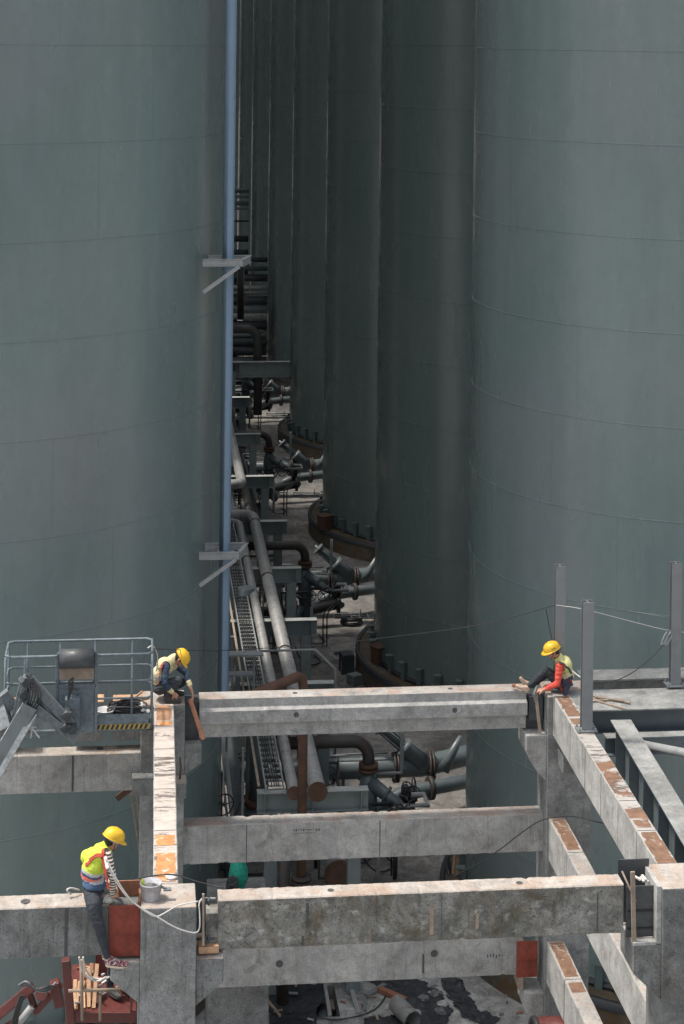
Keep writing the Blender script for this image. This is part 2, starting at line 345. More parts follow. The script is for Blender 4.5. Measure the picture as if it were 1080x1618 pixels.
# ================================================================ TANKS
XR, RR, YR, PIT, ZW = 11.968, 4.768, 38.644, 15.599, 18.776
XL, YL, RL = -3.856, 39.208, 5.773
TOPZ = 46.0  # tank tops out of view, raised so the alley falls dark
def tank(x, y, r, label, mat, detail=True, ringr=.52):
    t = thing('storage_tank', label, 'storage tank', (x, y, 0), 'tall cylindrical steel tanks')
    n = 192; prof = [(r, 0.05)]
    zs = sorted([ZW - 1.8 * k for k in range(-15, 11)])
    for z in zs:
        if z < TOPZ: prof += [(r, z - .012), (r + .009, z - .006), (r + .009, z + .006), (r, z + .012)]
    prof += [(r, TOPZ), (r + .06, TOPZ), (r + .06, TOPZ + .1), (r * .5, TOPZ + .9), (0.01, TOPZ + 1.3)]
    mb = MB(); mb.lathe(prof, (x, y, 0), n)
    rnd = random.Random(int(x * 10 + y))
    if detail:
        for k, z in enumerate(zs[:-1]):
            o = rnd.random() * 2
            for q in range(6):
                a = (q + o) * PI / 3 + .1; c, s = math.cos(a), math.sin(a)
                p = V((x + (r + .002) * c, y + (r + .002) * s, 0))
                mb.bar(p + V((0, 0, z + .02)), p + V((0, 0, min(z + 1.78, TOPZ))), .008, .002, (c, s, 0))
    sh = build(mb, 'shell', mat, t)
    for e in sh.data.edges:      # crisp weld beads
        a_, b_ = sh.data.vertices[e.vertices[0]].co, sh.data.vertices[e.vertices[1]].co
        if abs(a_.z - b_.z) < 1e-4: e.use_edge_sharp = True
    mb = MB(); mb.lathe([(r - .1, .62), (r + ringr, .62), (r + ringr + .02, 0.0)], (x, y, 0), 128, smooth=False); build(mb, 'foundation_ring', 'ring', t)
    mb = MB(); mb.lathe([(r, .60), (r + .09, .66), (r + .09, .70), (r, .74)], (x, y, 0), 128); mb.lathe([(r + ringr - .1, .6), (r + ringr - .08, .66), (r + ringr + .03, .66), (r + ringr + .035, .5)], (x, y, 0), 128); build(mb, 'base_flashing', 'tar', t)
    if detail:
        nb = 44
        for k in range(nb):
            a = 2 * PI * (k + .5) / nb
            if not (PI * .55 < a < PI * 1.75): continue
            c, s = math.cos(a), math.sin(a); d = V((c, s, 0)); tt = V((-s, c, 0)); mb = MB(); b = V((x, y, .62)) + d * (r + .005)
            mb.bar(b + d * .10, b + d * .10 + V((0, 0, .50)), .16, .02, d); mb.bar(b + d * .12 + V((0, 0, .50)), b + d * .12 + V((0, 0, .52)), .19, .2, d)
            for sg in (-1, 1): mb.bar(b + d * .06 + tt * sg * .065, b + d * .06 + tt * sg * .065 + V((0, 0, .48)), .014, .10, d)
            build(mb, 'anchor_bracket', 'tank_shaded', t)
    return t
ordn = ['right', 'second', 'third', 'fourth', 'fifth', 'sixth', 'seventh', 'eighth']
lab = ['broad grey green tank filling the right side of the view', 'dark tank directly behind the broad right tank, widest of the shaded ones', 'third shaded tank of the right row with bracketed base on a stained ring',
       'fourth tank of the right row, dark slice above a white-stemmed valve', 'fifth tank of the right row, narrow dark green slice', 'sixth tank of the right row, very narrow near-black slice', 'seventh tank of the right row beside the blue pipe', 'last sliver of tank at the far end of the row']
for i in range(8):
    tank(XR, YR + PIT * i, RR, lab[i], 'tank' if i == 0 else 'tank_shaded', i < 4)
tank(XL, YL, RL, 'huge grey tank filling the left side behind the blue pipe', 'tank')
for i, q_ in enumerate(('next', 'second', 'third', 'fourth', 'fifth', 'sixth', 'seventh')): tank(XL, YL + PIT * (i + 1), RL, q_ + ' unseen tank of the left row, added to shade the alley', 'tank_shaded', False)  # unseen row of tanks, added to keep light out of the alley

# weathered overflow marks on tank wall are part of the paint; blue pipe with brackets
YP = 36.6
p0, p1 = at(362.5, 0, YP), at(355, 1085, YP); px = (p0.x + p1.x) / 2 + .0
t = thing('downpipe', 'tall blue painted pipe running up the right edge of the left tank', 'pipe', (px, YP, 7.0))
zb = at(355, 1128, YP).z
mb = MB(); mb.tube([(px, YP, 32.5), (px, YP, zb + .3)] + [tuple(v) for v in arc((px, YP, zb), (0, 0, 1), (-1, 0, 0), .3)] + [(px - .75, YP, zb)], .112, 20); build(mb, 'pipe', 'bluepipe', t)
for yy in (873, 418):
    z = at(355, yy, YP).z; mb = MB(); mb.tube([(px, YP, z - .04), (px, YP, z + .04)], .125, 18); mb.box((px - .16, YP - .14, z - .03), (px - .1, YP + .14, z + .03)); mb.box((px + .1, YP - .05, z - .03), (px + .2, YP + .05, z + .03)); build(mb, 'clamp', 'bluepipe', t)
for yy, lb in ((870, 'lower triangular steel bracket holding the blue pipe to the left tank'), (412, 'upper triangular steel bracket holding the blue pipe to the left tank')):
    z = at(355, yy, YP).z
    a = V((px - .52, YP - .34, z)); b = V((px + .26, YP - .36, z)); c = V((px + .46, YP + .3, z)); d = V((px - .40, YP + .3, z))
    t = thing('pipe_bracket', lb, 'bracket', (px, YP, z), 'triangular pipe brackets on the left tank')
    mb = MB()
    for p, q in ((a, b), (b, c), (c, d)):
        mb.bar(p, q, .012, .14); mb.bar(p + V((0, 0, .066)), q + V((0, 0, .066)), .075, .010); mb.bar(p - V((0, 0, .066)), q - V((0, 0, .066)), .075, .010)
    mb.bar((px - .13, YP - .36, z), (px - .13, YP + .22, z), .05, .05)
    build(mb, 'frame', 'steel_l', t)
    mb = MB(); mb.bar(b + V((-.06, -.01, -.07)), a + V((.02, .0, -.58)), .075, .075); build(mb, 'diagonal_brace', 'steel_l', t)

# ================================================================ PIPE RACK in the alley between the tanks
RZ = 4.0; RX0, RX1 = 2.5, 4.72
def trestle(y, label, first=None):
    if first: return dup(first, (0, y - first.location.y, 0), label)
    t = thing('pipe_trestle', label, 'pipe support', (0, y, 0), 'steel trestles under the pipes')
    mb = MB(); mb.ibeam((RX0, y, RZ - .2), (RX1, y, RZ - .2), .24, .4, top=1)
    for x in (RX0 + .15, (RX0 + RX1) / 2, RX1 - .15): mb.box((x - .008, y - .115, RZ - .38), (x + .008, y + .115, RZ - .02))
    build(mb, 'cross_beam', ['rack', 'rack_top'], t)
    for x in (RX0 + .28, RX1 - .28):
        mb = MB(); mb.ibeam((x, y, 0.02), (x, y, RZ - .41), .26, .26, up=(0, 1, 0)); mb.box((x - .2, y - .2, 0), (x + .2, y + .2, .02)); build(mb, 'post', 'rack', t)
    return t
ty = [36.35, 42.4, 47.0, 51.6, 56.6, 62.4, 69.0, 76, 84, 94, 106]
wordsT = ['nearest trestle carrying the two capped pipe ends', 'trestle just behind the upper concrete beam', 'trestle behind the small stair, with two pipes crossing it', 'trestle in front of the thick dark bent pipe', 'trestle beside the two pipe elbows', 'trestle in mid alley under the pale bent pipes', 'trestle far down the alley behind the blue pipe', 'distant dark trestle below the valve cluster', 'very distant trestle with pale top flange', 'trestle nearly at the end of the alley', 'farthest trestle in the dark end of the alley']
tr0 = None
for y, wd in zip(ty, wordsT):
    r = trestle(y, wd, tr0); tr0 = tr0 or r
def pipe_thing(name, label, pts, r, mat, cap=None, grp=None, extra=(), seams=0):
    pts = [V(p) for p in pts]; t = thing(name, label, 'pipe', pts[0] if pts[0].z < pts[-1].z else pts[-1], grp)
    mb = MB(); mb.tube(pts, r, 18); build(mb, 'pipe', mat, t)
    if cap:
        mb = MB()
        for p, d in cap: mb.disc(V(p), d, r * 1.18, .03, 24)
        build(mb, 'end_cap', 'rust', t)
    for p, d in extra:
        mb = MB(); mb.disc(V(p), d, r * 1.12, .05, 20); build(mb, 'weld_collar', 'rust', t)
    return t
r = .165; z = RZ + r; x = 3.66
pipe_thing('rack_pipe', 'thicker grey pipe ending in a rusty round cap', [(x, 35.85, z), (x, 56.3, z)] + arc((x, 56.7, z), (0, -1, 0), (-1, 0, 0), .4)[1:] + [(1.7, 56.7, z)], r, 'gpipe', [((x, 35.84, z), (0, 1, 0))], 'pair of pale pipes on the trestles', [((x, 55.6, z), (0, 1, 0)), ((x, 50, z), (0, 1, 0)), ((x, 44, z), (0, 1, 0))])
r = .115; z = RZ + r; x = 3.2
pipe_thing('rack_pipe', 'thinner grey pipe running beside the cable ladder', [(x, 35.95, z), (x, 55.7, z)] + arc((x, 56.1, z), (0, -1, 0), (-1, 0, 0), .4)[1:] + [(1.7, 56.1, z)], r, 'gpipe', [((x, 35.93, z), (0, 1, 0))], 'pair of pale pipes on the trestles', [((x, 52, z), (0, 1, 0)), ((x, 41, z), (0, 1, 0))])
r = .16; z = RZ + r; x = 3.55
pipe_thing('rack_pipe', 'pale pipe farther along the alley bending left behind the blue pipe', [(1.8, 60.6, z), (3.1, 60.6, z)] + arc((x, 60.6, z), (-1, 0, 0), (0, 1, 0), .35) + [(x, 72, z), (x, 72.6, z + .5), (2.3, 73, z + .6)], r, 'gpipe', None, 'pair of pale pipes on the trestles')
r = .11; z = RZ + r; x = 3.12
pipe_thing('rack_pipe', 'thin pale pipe half hidden by the blue pipe', [(1.8, 60.9, z), (2.8, 60.9, z)] + arc((x, 60.9, z), (-1, 0, 0), (0, 1, 0), .3) + [(x, 74, z)], r, 'gpipe', None, 'pair of pale pipes on the trestles')
# cable ladder
t = thing('cable_ladder', 'long cable ladder with close rungs along the pipe trestles', 'cable tray', (2.85, 36, RZ))
mb = MB()
for x in (2.66, 3.02): mb.bar((x, 36.0, RZ + .12), (x, 98, RZ + .12), .02, .10)
build(mb, 'side_rail', 'steel_l', t)
mb = MB(); y = 36.1
while y < 97: mb.bar((2.67, y, RZ + .09), (3.01, y, RZ + .09), .045, .03); y += .28
build(mb, 'rungs', 'rack_top', t)['kind'] = 'stuff'
for k in range(5):
    mb = MB(); xx = 2.72 + .055 * k; mb.tube([(xx + .015 * math.sin(i * 1.7 + k), 36.3 + i * 2, RZ + .125) for i in range(30)], .013, 6); build(mb, 'cable', 'cable', t)
mb = MB(); mb.bar((2.50, 35.9, RZ + .30), (2.50, 60, RZ + .30), .05, .03); one(mb, 'guard_rail', 'wood_grey', 'pale narrow rail running along the left of the cable ladder', 'rail')

# pipe manifolds, one per gap between tanks
def wheel(mb, c, ax, R):
    c, ax = V(c), V(ax).normalized(); mb.torus(c, ax, R, .016, 18, 6); a = ax.orthogonal().normalized(); b = ax.cross(a)
    for k in range(5): t_ = 2 * PI * k / 5; mb.tube([c, c + (a * math.cos(t_) + b * math.sin(t_)) * R], .011, 5)
    mb.tube([c - ax * .22, c + ax * .03], .02, 6)
def manifold():
    t = thing('pipe_manifold', 'nearest valve manifold with big flanged pipe and brown bent pipe', 'pipework', (5.5, 43, 0), 'valve manifolds between the tanks')
    y = 44.3
    mb = MB(); mb.tube([(2.2, y, 1.2), (7.0, y, 1.2), (7.6, y + .25, 1.2), (9.5, y + 1.2, 1.2)], .245, 20); build(mb, 'main_pipe', 'tpipe', t)
    for x in (4.4, 6.38, 6.46, 7.25, 7.33):
        mb = MB(); mb.disc((x, y, 1.2), (1, 0, 0), .36, .05, 22)
        for k in range(12): mb.tube([(x - .05, y + .31 * math.cos(k * PI / 6), 1.2 + .31 * math.sin(k * PI / 6)), (x + .05, y + .31 * math.cos(k * PI / 6), 1.2 + .31 * math.sin(k * PI / 6))], .02, 5)
        build(mb, 'flange', 'flange', t)
    mb = MB(); a, b = V((7.05, y - .05, 1.3)), V((6.05, y + .1, 2.15)); d = (b - a).normalized()
    mb.tube([a, a + d * .45, a + d * .5, a + d * .62], [.24, .20, .25, .25], 18); o = d.orthogonal().normalized(); o2 = d.cross(o)
    for k in range(4): q = o * math.cos(k * PI / 2) * .13 + o2 * math.sin(k * PI / 2) * .13; mb.tube([a + d * .6 + q, b + q], .028, 6)
    mb.tube([a + d * .6, b + d * .15], .045, 8); mb.disc(b, d, .2, .06, 16); build(mb, 'inclined_valve', 'tpipe', t)
    mb = MB(); a, b = V((8.3, y - .2, 1.25)), V((9.0, y - .2, 2.6)); a = V((7.55, y - .25, 1.2)); b = V((8.05, y - .2, 2.1)); d = (b - a).normalized()
    mb.tube([a, a + d * .3, a + d * .9], [.16, .13, .06], 14); build(mb, 'second_valve', 'tpipe', t)
    mb = MB(); mb.tube([(5.6, 43.1, .62), (6.4, 43.3, .95), (7.2, 43.5, 1.0), (8.3, 43.9, 1.0)], .165, 18); build(mb, 'branch_pipe', 'tpipe', t)
    mb = MB(); mb.disc((7.15, 43.48, 1.0), (1, .2, 0), .27, .10, 20); build(mb, 'branch_flange', 'flange', t)
    mb = MB(); c = V((5.22, 40.2, 3.45)); mb.tube([(3.3, 40.2, 3.45)] + arc(c, (-1, 0, 0), (0, 0, -1), .36) + [(5.22, 40.2, 2.85)], .135, 18); build(mb, 'bent_pipe', 'dpipe', t)
    mb = MB(); mb.disc((5.22, 40.2, 2.92), (0, 0, 1), .215, .08, 20); mb.disc((5.22, 40.2, 2.82), (0, 0, 1), .215, .07, 20); build(mb, 'rust_flange', 'rust', t)
    mb = MB(); mb.tube([(5.22, 40.2, 2.8), (5.22, 40.2, 2.4), (5.22, 40.2, 1.9), (5.3, 40.4, 1.25), (5.5, 40.8, .8), (5.6, 41.4, .8)], [.14, .22, .20, .17, .15, .15], 16); mb.disc((5.22, 40.25, 1.95), (.1, .3, -1), .27, .08, 18); mb.tube([(5.25, 40.15, 2.55), (5.75, 39.85, 2.25), (6.05, 39.7, 2.1)], [.17, .12, .05], 12); mb.disc((5.6, 39.95, 2.35), (1, -.5, -.5), .19, .05, 14)
    mb.tube([(5.1, 40.1, 1.6), (4.9, 39.8, 1.2)], [.12, .08], 12); build(mb, 'gate_valve', 'tpipe', t)
    for c, ax in (((6.05, 39.65, 2.15), (1, -.9, -.4)), ((5.72, 39.4, 2.18), (.5, -1, -.3)), ((5.28, 39.4, 2.14), (-.2, -1, -.3)), ((5.0, 39.6, 1.2), (-.2, -1, -.3)), ((7.3, 43.0, .35), (0, -.3, -1)), ((4.65, 43.2, 1.5), (0, -1, .2))):
        mb = MB(); wheel(mb, c, ax, .21); build(mb, 'handwheel', 'valve', t)
    mb = MB(); y2 = 42.3; mb.tube([(2.4, y2, .8), (5.6, y2, .8), (6.6, y2 + .1, .95)], .15, 16); build(mb, 'low_pipe', 'dpipe', t)
    mb = MB(); mb.disc((5.5, y2, .8), (1, 0, 0), .24, .08, 18); build(mb, 'low_flange', 'valve', t)
    mb = MB(); mb.disc((6.5, y2 + .08, .93), (1, 0, 0), .26, .1, 18); mb.tube([(6.55, y2 + .08, .9), (6.55, y2 - .5, 1.1)], .09, 10); build(mb, 'low_flange', 'valve', t)
    mb = MB(); wheel(mb, (6.55, y2 - .1, 1.5), (.9, -.3, .1), .27); build(mb, 'handwheel', 'valve', t)
    for dx in (0, .12):
        mb = MB(); mb.tube([(5.9 + dx, 41.2, 0), (5.9 + dx, 41.2, .95), (5.95 + dx, 41.25, 1.05), (6.3 + dx, 41.9, 1.1)], .022, 6); build(mb, 'conduit', 'valve', t)
    mb = MB()
    for yy in (42.4, 42.8): mb.tube([(6.4, yy, .5), (7.5, yy - .1, .5)], .025, 6)
    for k in range(5): mb.tube([(6.4 + k * .27, 42.4 - .02 * k, .5), (6.4 + k * .27, 42.8 - .02 * k, .5)], .02, 6)
    build(mb, 'step_rack', 'tpipe', t)
    rnd = random.Random(31)
    def zig(x, y, z, n=4, st=.5):
        P = [V((x, y, z))]
        for _ in range(n):
            d = rnd.choice((V((1, 0, 0)), V((-1, 0, 0)), V((0, 1, 0)), V((0, 0, 1)), V((0, 0, -1)))) * rnd.uniform(.25, st * 1.6); q = P[-1] + d; q.z = max(.08, min(3.2, q.z)); P.append(q)
        return P
    for k in range(34):
        mb = MB(); P = zig(rnd.uniform(2.2, 6.3), rnd.uniform(38.6, 46.5), rnd.uniform(.2, 2.4), rnd.randint(2, 5)); mb.tube(P, rnd.choice((.022, .03, .045, .06)), 8)
        build(mb, 'small_pipe', rnd.choice(('valve', 'dpipe', 'tpipe', 'steel_l')), t)
    for k in range(13):
        c = V((rnd.uniform(2.3, 6.6), rnd.uniform(39, 46), rnd.uniform(.5, 2.0))); mb = MB(); wheel(mb, c, (rnd.uniform(-1, 1), -1, rnd.uniform(-.6, .8)), rnd.uniform(.13, .22)); mb.tube([c, c + V((0, .3, -.1)), c + V((0, .3, -.45))], [.03, .10, .08], 10); mb.disc(c + V((0, .3, -.28)), (0, 0, 1), .14, .05, 12); build(mb, 'small_valve', 'valve', t)
    for k in range(4):
        x_, y_ = rnd.uniform(2.6, 5.6), rnd.uniform(38.8, 46); h_ = rnd.uniform(.5, 1.1); mb = MB()
        for sx in (0, .5): mb.bar((x_ + sx, y_, 0), (x_ + sx, y_, h_), .07, .07)
        mb.bar((x_ - .05, y_, h_ + .03), (x_ + .55, y_, h_ + .03), .08, .06); build(mb, 'pipe_support', 'rack', t)
    for k in range(3):
        mb = MB(); x_, y_ = rnd.uniform(3.0, 6), rnd.uniform(39, 45); mb.tube(smoothpath([(x_, y_, 1.4), (x_ + .15, y_ - .1, .4), (x_ + .5, y_ - .2, .05), (x_ + 1.0, y_ + .2, .04), (x_ + .8, y_ + .8, .04)]), .02, 6); build(mb, 'hose', 'cable', t)
    mb = MB()
    for yy in (39.0, 46.6): mb.bar((2.15, yy, 0), (2.15, yy, 2.6), .08, .08)
    mb.bar((2.15, 39, 2.6), (2.15, 46.6, 2.6), .08, .08); mb.bar((2.15, 39, 1.6), (2.15, 46.6, 1.6), .05, .05); build(mb, 'walkway_rail', 'steel_l', t)
    mb = MB(); mb.box((2.2, 38.7, 1.7), (2.55, 46.8, 1.76)); build(mb, 'walkway_grating', 'basket_d', t)
    mb = MB(); mb.tube([(3.9, 37.5, 2.95), (3.9, 53, 2.95)], .13, 14); build(mb, 'long_pipe', 'dpipe', t)
    mb = MB(); mb.tube([(3.4, 37.5, 2.9), (3.4, 53, 2.9)], .09, 12); build(mb, 'long_pipe', 'tpipe', t)
    mb = MB(); mb.tube([(4.35, 37.5, 2.0), (4.35, 53, 2.0)], .07, 12); build(mb, 'long_pipe', 'valve', t)
    return t
mf = manifold()
for i, lb in ((1, 'valve manifold with black wheel beside the dark tank, seen above the upper beam'), (2, 'smaller valve manifold farther along, with white-topped stem'), (3, 'distant dark valve manifold near the end of the alley'), (4, 'farthest valve manifold, almost lost at the end of the alley')):
    dup(mf, (0, PIT * i, 0), lb)
# left-side cluster under the upper beam
t = thing('valve_cluster', 'black valve cluster in the shade beside the left tank', 'pipework', (2.3, 38.5, 0))
mb = MB(); mb.tube([(2.75, 39.6, 4.3), (2.75, 39.6, 2.5)], .22, 18); build(mb, 'riser', 'tpipe', t)
mb = MB(); mb.disc((2.75, 39.6, 2.45), (0, 0, 1), .30, .14, 20); build(mb, 'rust_flange', 'rust', t)
mb = MB(); mb.tube([(2.75, 39.6, 2.4), (2.6, 39.5, 1.9), (2.2, 39.2, 1.5), (1.7, 39, 1.4)], [.2, .26, .22, .18], 16); mb.tube([(2.7, 39.5, 2.2), (3.1, 39.2, 1.7)], [.16, .12], 12); mb.tube([(1.6, 39, .9), (3.2, 38.6, .9)], .16, 14); build(mb, 'valve_body', 'tpipe', t)
for c, ax in (((2.72, 38.5, 2.0), (.2, -1, .2)), ((2.2, 38.4, 1.5), (.3, -1, -.3)), ((1.95, 38.4, 2.9), (.4, -1, 0)), ((1.95, 38.3, 1.0), (0, -1, .5))):
    mb = MB(); wheel(mb, c, ax, .22); build(mb, 'handwheel', 'valve', t)
mb = MB()
for a, b in (((1.9, 38.4, 3.6), (2.05, 38.3, 1.2)), ((2.3, 38.3, 3.0), (2.0, 38.2, 1.6)), ((2.1, 38.5, 2.0), (2.1, 38.2, .6))): mb.tube(smoothpath([a, V(a).lerp(V(b), .5) + V((random.uniform(-.2, .2), 0, 0)), b]), .018, 6)
build(mb, 'hose', 'cable', t)
mb = MB(); mb.bar((2.3, 38.6, 2.05), (3.3, 38.6, 2.05), .04, .05); mb.bar((2.3, 38.6, 2.35), (3.0, 38.6, 2.35), .04, .05); mb.bar((2.35, 38.6, 0), (2.35, 38.6, 4), .06, .05); build(mb, 'pipe_stand', 'steel_l', t)
for dy, lb in ((9.2, 'valve cluster in the shade left of the cable ladder, behind the upper beam'), (17.5, 'valve cluster half hidden by the blue pipe, in mid alley'), (27, 'dark valve cluster far along the left side of the alley')): dup(t, (.25, dy, 0), lb)
# rusty vertical pipe with slanted head
YV = 35.5; a = at(478, 1190, YV)
e = at(470, 1062, YV + .1); q = at(398, 1098, YV - .9)
pipe_thing('rust_pipe', 'rust brown vertical pipe crossing in front of the capped pipes', [(a.x, YV, 1.6), (a.x, YV, e.z - .28), tuple(V((a.x, YV, e.z)) + V((-.03, -.02, -.07))), tuple(V((a.x, YV, e.z)) + V((-.13, -.1, -.02))), q], .095, 'rust')
mb = MB(); mb.disc((a.x, YV, 2.66), (0, 0, 1), .2, .05, 20); mb.disc((a.x, YV, 2.58), (0, 0, 1), .2, .05, 20); build(mb, 'flange', 'flange', bpy.data.objects['rust_pipe'])
mb = MB(); mb.tube([(a.x - .3, YV + .4, 0), (a.x - .3, YV + .4, 3.1)], .12, 14); one(mb, 'standpipe', 'dpipe', 'short dark standpipe beside the foot of the rusty pipe', 'pipe')
c = at(536, 1382, 37.2); t = thing('culvert_pipe', 'big rusty bolted round pipe end facing the viewer below the middle beam', 'pipe', (c.x, 37.2, c.z - .3))
mb = MB(); mb.tube([(c.x, 37.2, c.z), (c.x, 41, c.z)], .26, 24); build(mb, 'pipe', 'gpipe', t)
mb = MB(); mb.disc((c.x, 37.18, c.z), (0, 1, 0), .31, .05, 28)
for k in range(16): mb.tube([(c.x + .275 * math.cos(k * PI / 8), 37.12, c.z + .275 * math.sin(k * PI / 8)), (c.x + .275 * math.cos(k * PI / 8), 37.2, c.z + .275 * math.sin(k * PI / 8))], .02, 6)
build(mb, 'blind_flange', 'rust', t)
# small steel stair beside the ladder
t = thing('access_stair', 'small pale steel stair frame left of the cable ladder', 'stair', (2.4, 40.2, 0))
mb = MB()
for x0 in (2.15, 2.75): mb.bar((x0, 41.5, 2.8), (x0, 41.5, 5.0), .05, .05)
mb.bar((2.15, 41.5, 5.0), (2.95, 41.5, 5.0), .3, .04); mb.bar((2.15, 41.5, 4.55), (2.75, 41.5, 4.55), .25, .04); mb.bar((2.15, 41.5, 4.1), (2.75, 41.5, 4.1), .25, .04); build(mb, 'frame', 'steel_l', t)
mb = MB(); mb.tube([(2.9, 41.6, 5.02), (4.15, 41.6, 5.02), (4.6, 41.5, 4.6), (4.6, 41.5, 3.9)], .028, 8); build(mb, 'handrail', 'steel_l', t)
# far end: two pipe bridges, near-black pipes added to darken the alley
for YY, xe, lb, rows in ((115, 6.95, 'thin row of crossing pipes, added dark ones below, at the far end of the alley', ((302, .14, 'tpipe'), (311, .09, 'steel'), (322, .14, 'tpipe'), (330, .09, 'steel'), (350, .06, 'valve'), (378, .2, 'valve'), (400, .2, 'basket_d'), (430, .3, 'valve'), (460, .3, 'basket_d'), (490, .3, 'valve'))),
        (99, 7.05, 'crossing pipes with dark ones added between, behind the upper bracket of the blue pipe', ((411, .14, 'valve'), (455, .13, 'gpipe'), (463, .10, 'steel'), (490, .3, 'tpipe'), (500, .22, 'gpipe'), (440, .2, 'valve'), (425, .12, 'basket_d'), (475, .2, 'basket_d'), (515, .25, 'valve'), (530, .12, 'tpipe'), (540, .25, 'basket_d'), (555, .3, 'valve'), (570, .2, 'basket_d'), (585, .3, 'basket_d'), (600, .3, 'valve')))):
    t = thing('pipe_bridge', lb, 'pipe bridge', (6, YY, 0))
    for py_, rr, mt in rows:
        z = at(400, py_, YY).z; mb = MB(); mb.tube([(3.2, YY + rr, z), (xe, YY + rr, z)], rr, 12); build(mb, 'crossing_pipe', mt, t)
    for x in (4.9, 5.35):
        mb = MB(); mb.ibeam((x, YY + .8, 0), (x, YY + .8, at(400, rows[0][0], YY).z), .25, .25, up=(0, 1, 0)); build(mb, 'post', 'rack', t)
mb = MB(); z = at(400, 575, 84).z; mb.ibeam((3, 84, z - .25), (7.05, 84, z - .25), .3, .7, top=1); one(mb, 'girder', ['rack', 'rack_top'], 'deep grey steel girder crossing the alley below the dark elbow', 'girder')
for (pts, rr, lb) in (([(380, 415, 88), (380, 505, 88)], .17, 'black vertical pipe just right of the blue pipe'),):
    mb = MB(); mb.tube([at(*p) for p in pts], rr, 14); one(mb, 'black_pipe', 'dpipe', lb, 'pipe')
a = at(355, 520, 84.5); b = at(407, 520, 84.5); c = at(407, 655, 84.5)
mb = MB(); mb.tube([a] + arc(b, (-1, 0, 0), (0, 0, -1), .5) + [c], .20, 16); one(mb, 'black_pipe', 'dpipe', 'black pipe turning down in front of the deep far girder', 'pipe')
# things on the ground of the alley
def crate(px_, py_, w, d, h, mat, name, label, cat, rot=0):
    c = atz(px_, py_, 0); mb = MB(); R4 = Matrix.Translation(c) @ Matrix.Rotation(rot, 4, 'Z')
    mb.box((-w / 2, -d / 2, 0.02), (w / 2, d / 2, h), M4=R4); mb.box((-w / 2 - .02, -d / 2 - .02, h + .002), (w / 2 + .02, d / 2 + .02, h + .03), M4=R4)
    for sx in (-1, 1):
        for sy in (-1, 1): mb.box((sx * w / 2 - .03, sy * d / 2 - .03, 0), (sx * w / 2 + .03, sy * d / 2 + .03, h + .001), M4=R4)
    return one(mb, name, mat, label, cat, bevel=.01)
crate(547, 1062, .32, .4, .55, 'basket_d', 'box', 'dark upright box standing on the alley floor', 'box', .1)
crate(560, 1080, .3, .3, .25, 'steel', 'box', 'low grey box beside the dark upright one', 'box', .5)
crate(537, 1033, .32, .16, .07, 'steel', 'bracket_plate', 'thin grey plate lying at the foot of the conduit', 'plate')
for pp, lb, mt in (((600, 1048), 'red box on the foundation of the dark tank', 'rust'), ((512, 836), 'red brown box at the base of the third tank', 'rust')):
    c = atz(pp[0], pp[1], .62); mb = MB(); R4 = Matrix.Translation(c) @ Matrix.Rotation(.5, 4, 'Z'); mb.box((-.2, -.2, .01), (.2, .2, .5), M4=R4); mb.box((-.24, -.24, .502), (.24, .24, .54), M4=R4)
    tag(build(mb, 'red_box', mt, None, .01), lb, 'box')
c = atz(555, 985, 0); mb = MB(); mb.torus((c.x, c.y, .06), (0, 0, 1), .32, .06, 24, 8); mb.torus((c.x, c.y, .17), (0, .1, 1), .30, .055, 24, 8); one(mb, 'tyre', 'black', 'dark ring of coiled hose lying on the alley floor', 'hose coil')

# ================================================================ CONCRETE FRAMES
NF, NB = 23.35, 23.66           # near beam front and back
FF, FB = 30.42, 30.76           # far
def column(name, label, x0, x1, y0, y1, z1, mat, topm='ctop'):
    t = thing(name, label, 'concrete column', ((x0 + x1) / 2, (y0 + y1) / 2, 0), 'concrete columns of the frame')
    mb = MB(); mb.box((x0, y0, 0), (x1, y1, z1), top=1); build(mb, 'shaft', [mat, topm], t, .015)
    return t
def corbel(t, x0, x1, y0, y1, ztop, zside, zbot, mat, topm='ctop', rnd_=False):     # x0 = tip, x1 = column face
    mb = MB(); mb.prism([(x0, ztop), (x1, ztop), (x1, zbot), (x0 + (x1 - x0) * .62, zbot + (zside - zbot) * .25), (x0 + (x1 - x0) * .25, zbot + (zside - zbot) * .62), (x0, zside)] if rnd_ else [(x0, ztop), (x1, ztop), (x1, zbot), (x0, zside)], y0, y1, 'y', topmi=1); build(mb, 'corbel', [mat, topm], t, .012)
nl = column('concrete_column', 'near left column with a plaster bucket standing on its top', .15, .85, 23.2, 23.86, 8.0, 'conc_col')
corbel(nl, 1.2, .848, 23.23, 23.8, 7.32, 7.02, 6.72, 'conc_dark'); corbel(nl, -.22, .152, 23.23, 23.8, 7.32, 7.1, 6.78, 'conc_col')
nr = column('concrete_column', 'near right column with a dark boxed joint on its left side', 6.87, 7.6, 23.17, 23.9, 8.0, 'conc_dark')
corbel(nr, 6.5, 6.872, 23.2, 23.85, 7.26, 6.9, 6.55, 'conc_dark')
fl = column('concrete_column', 'far left column below the crouching worker', .16, .88, 30.25, 30.95, 7.98, 'conc_col')
corbel(fl, 1.16, .878, 30.28, 30.9, 7.3, 7.0, 6.8, 'conc_col', 'conc')
fr = column('concrete_column', 'far right column below the seated barefoot worker', 6.93, 7.68, 30.15, 30.9, 7.98, 'conc_col')
corbel(fr, 6.58, 6.932, 30.2, 30.85, 7.32, 7.05, 6.55, 'conc', 'conc', True)
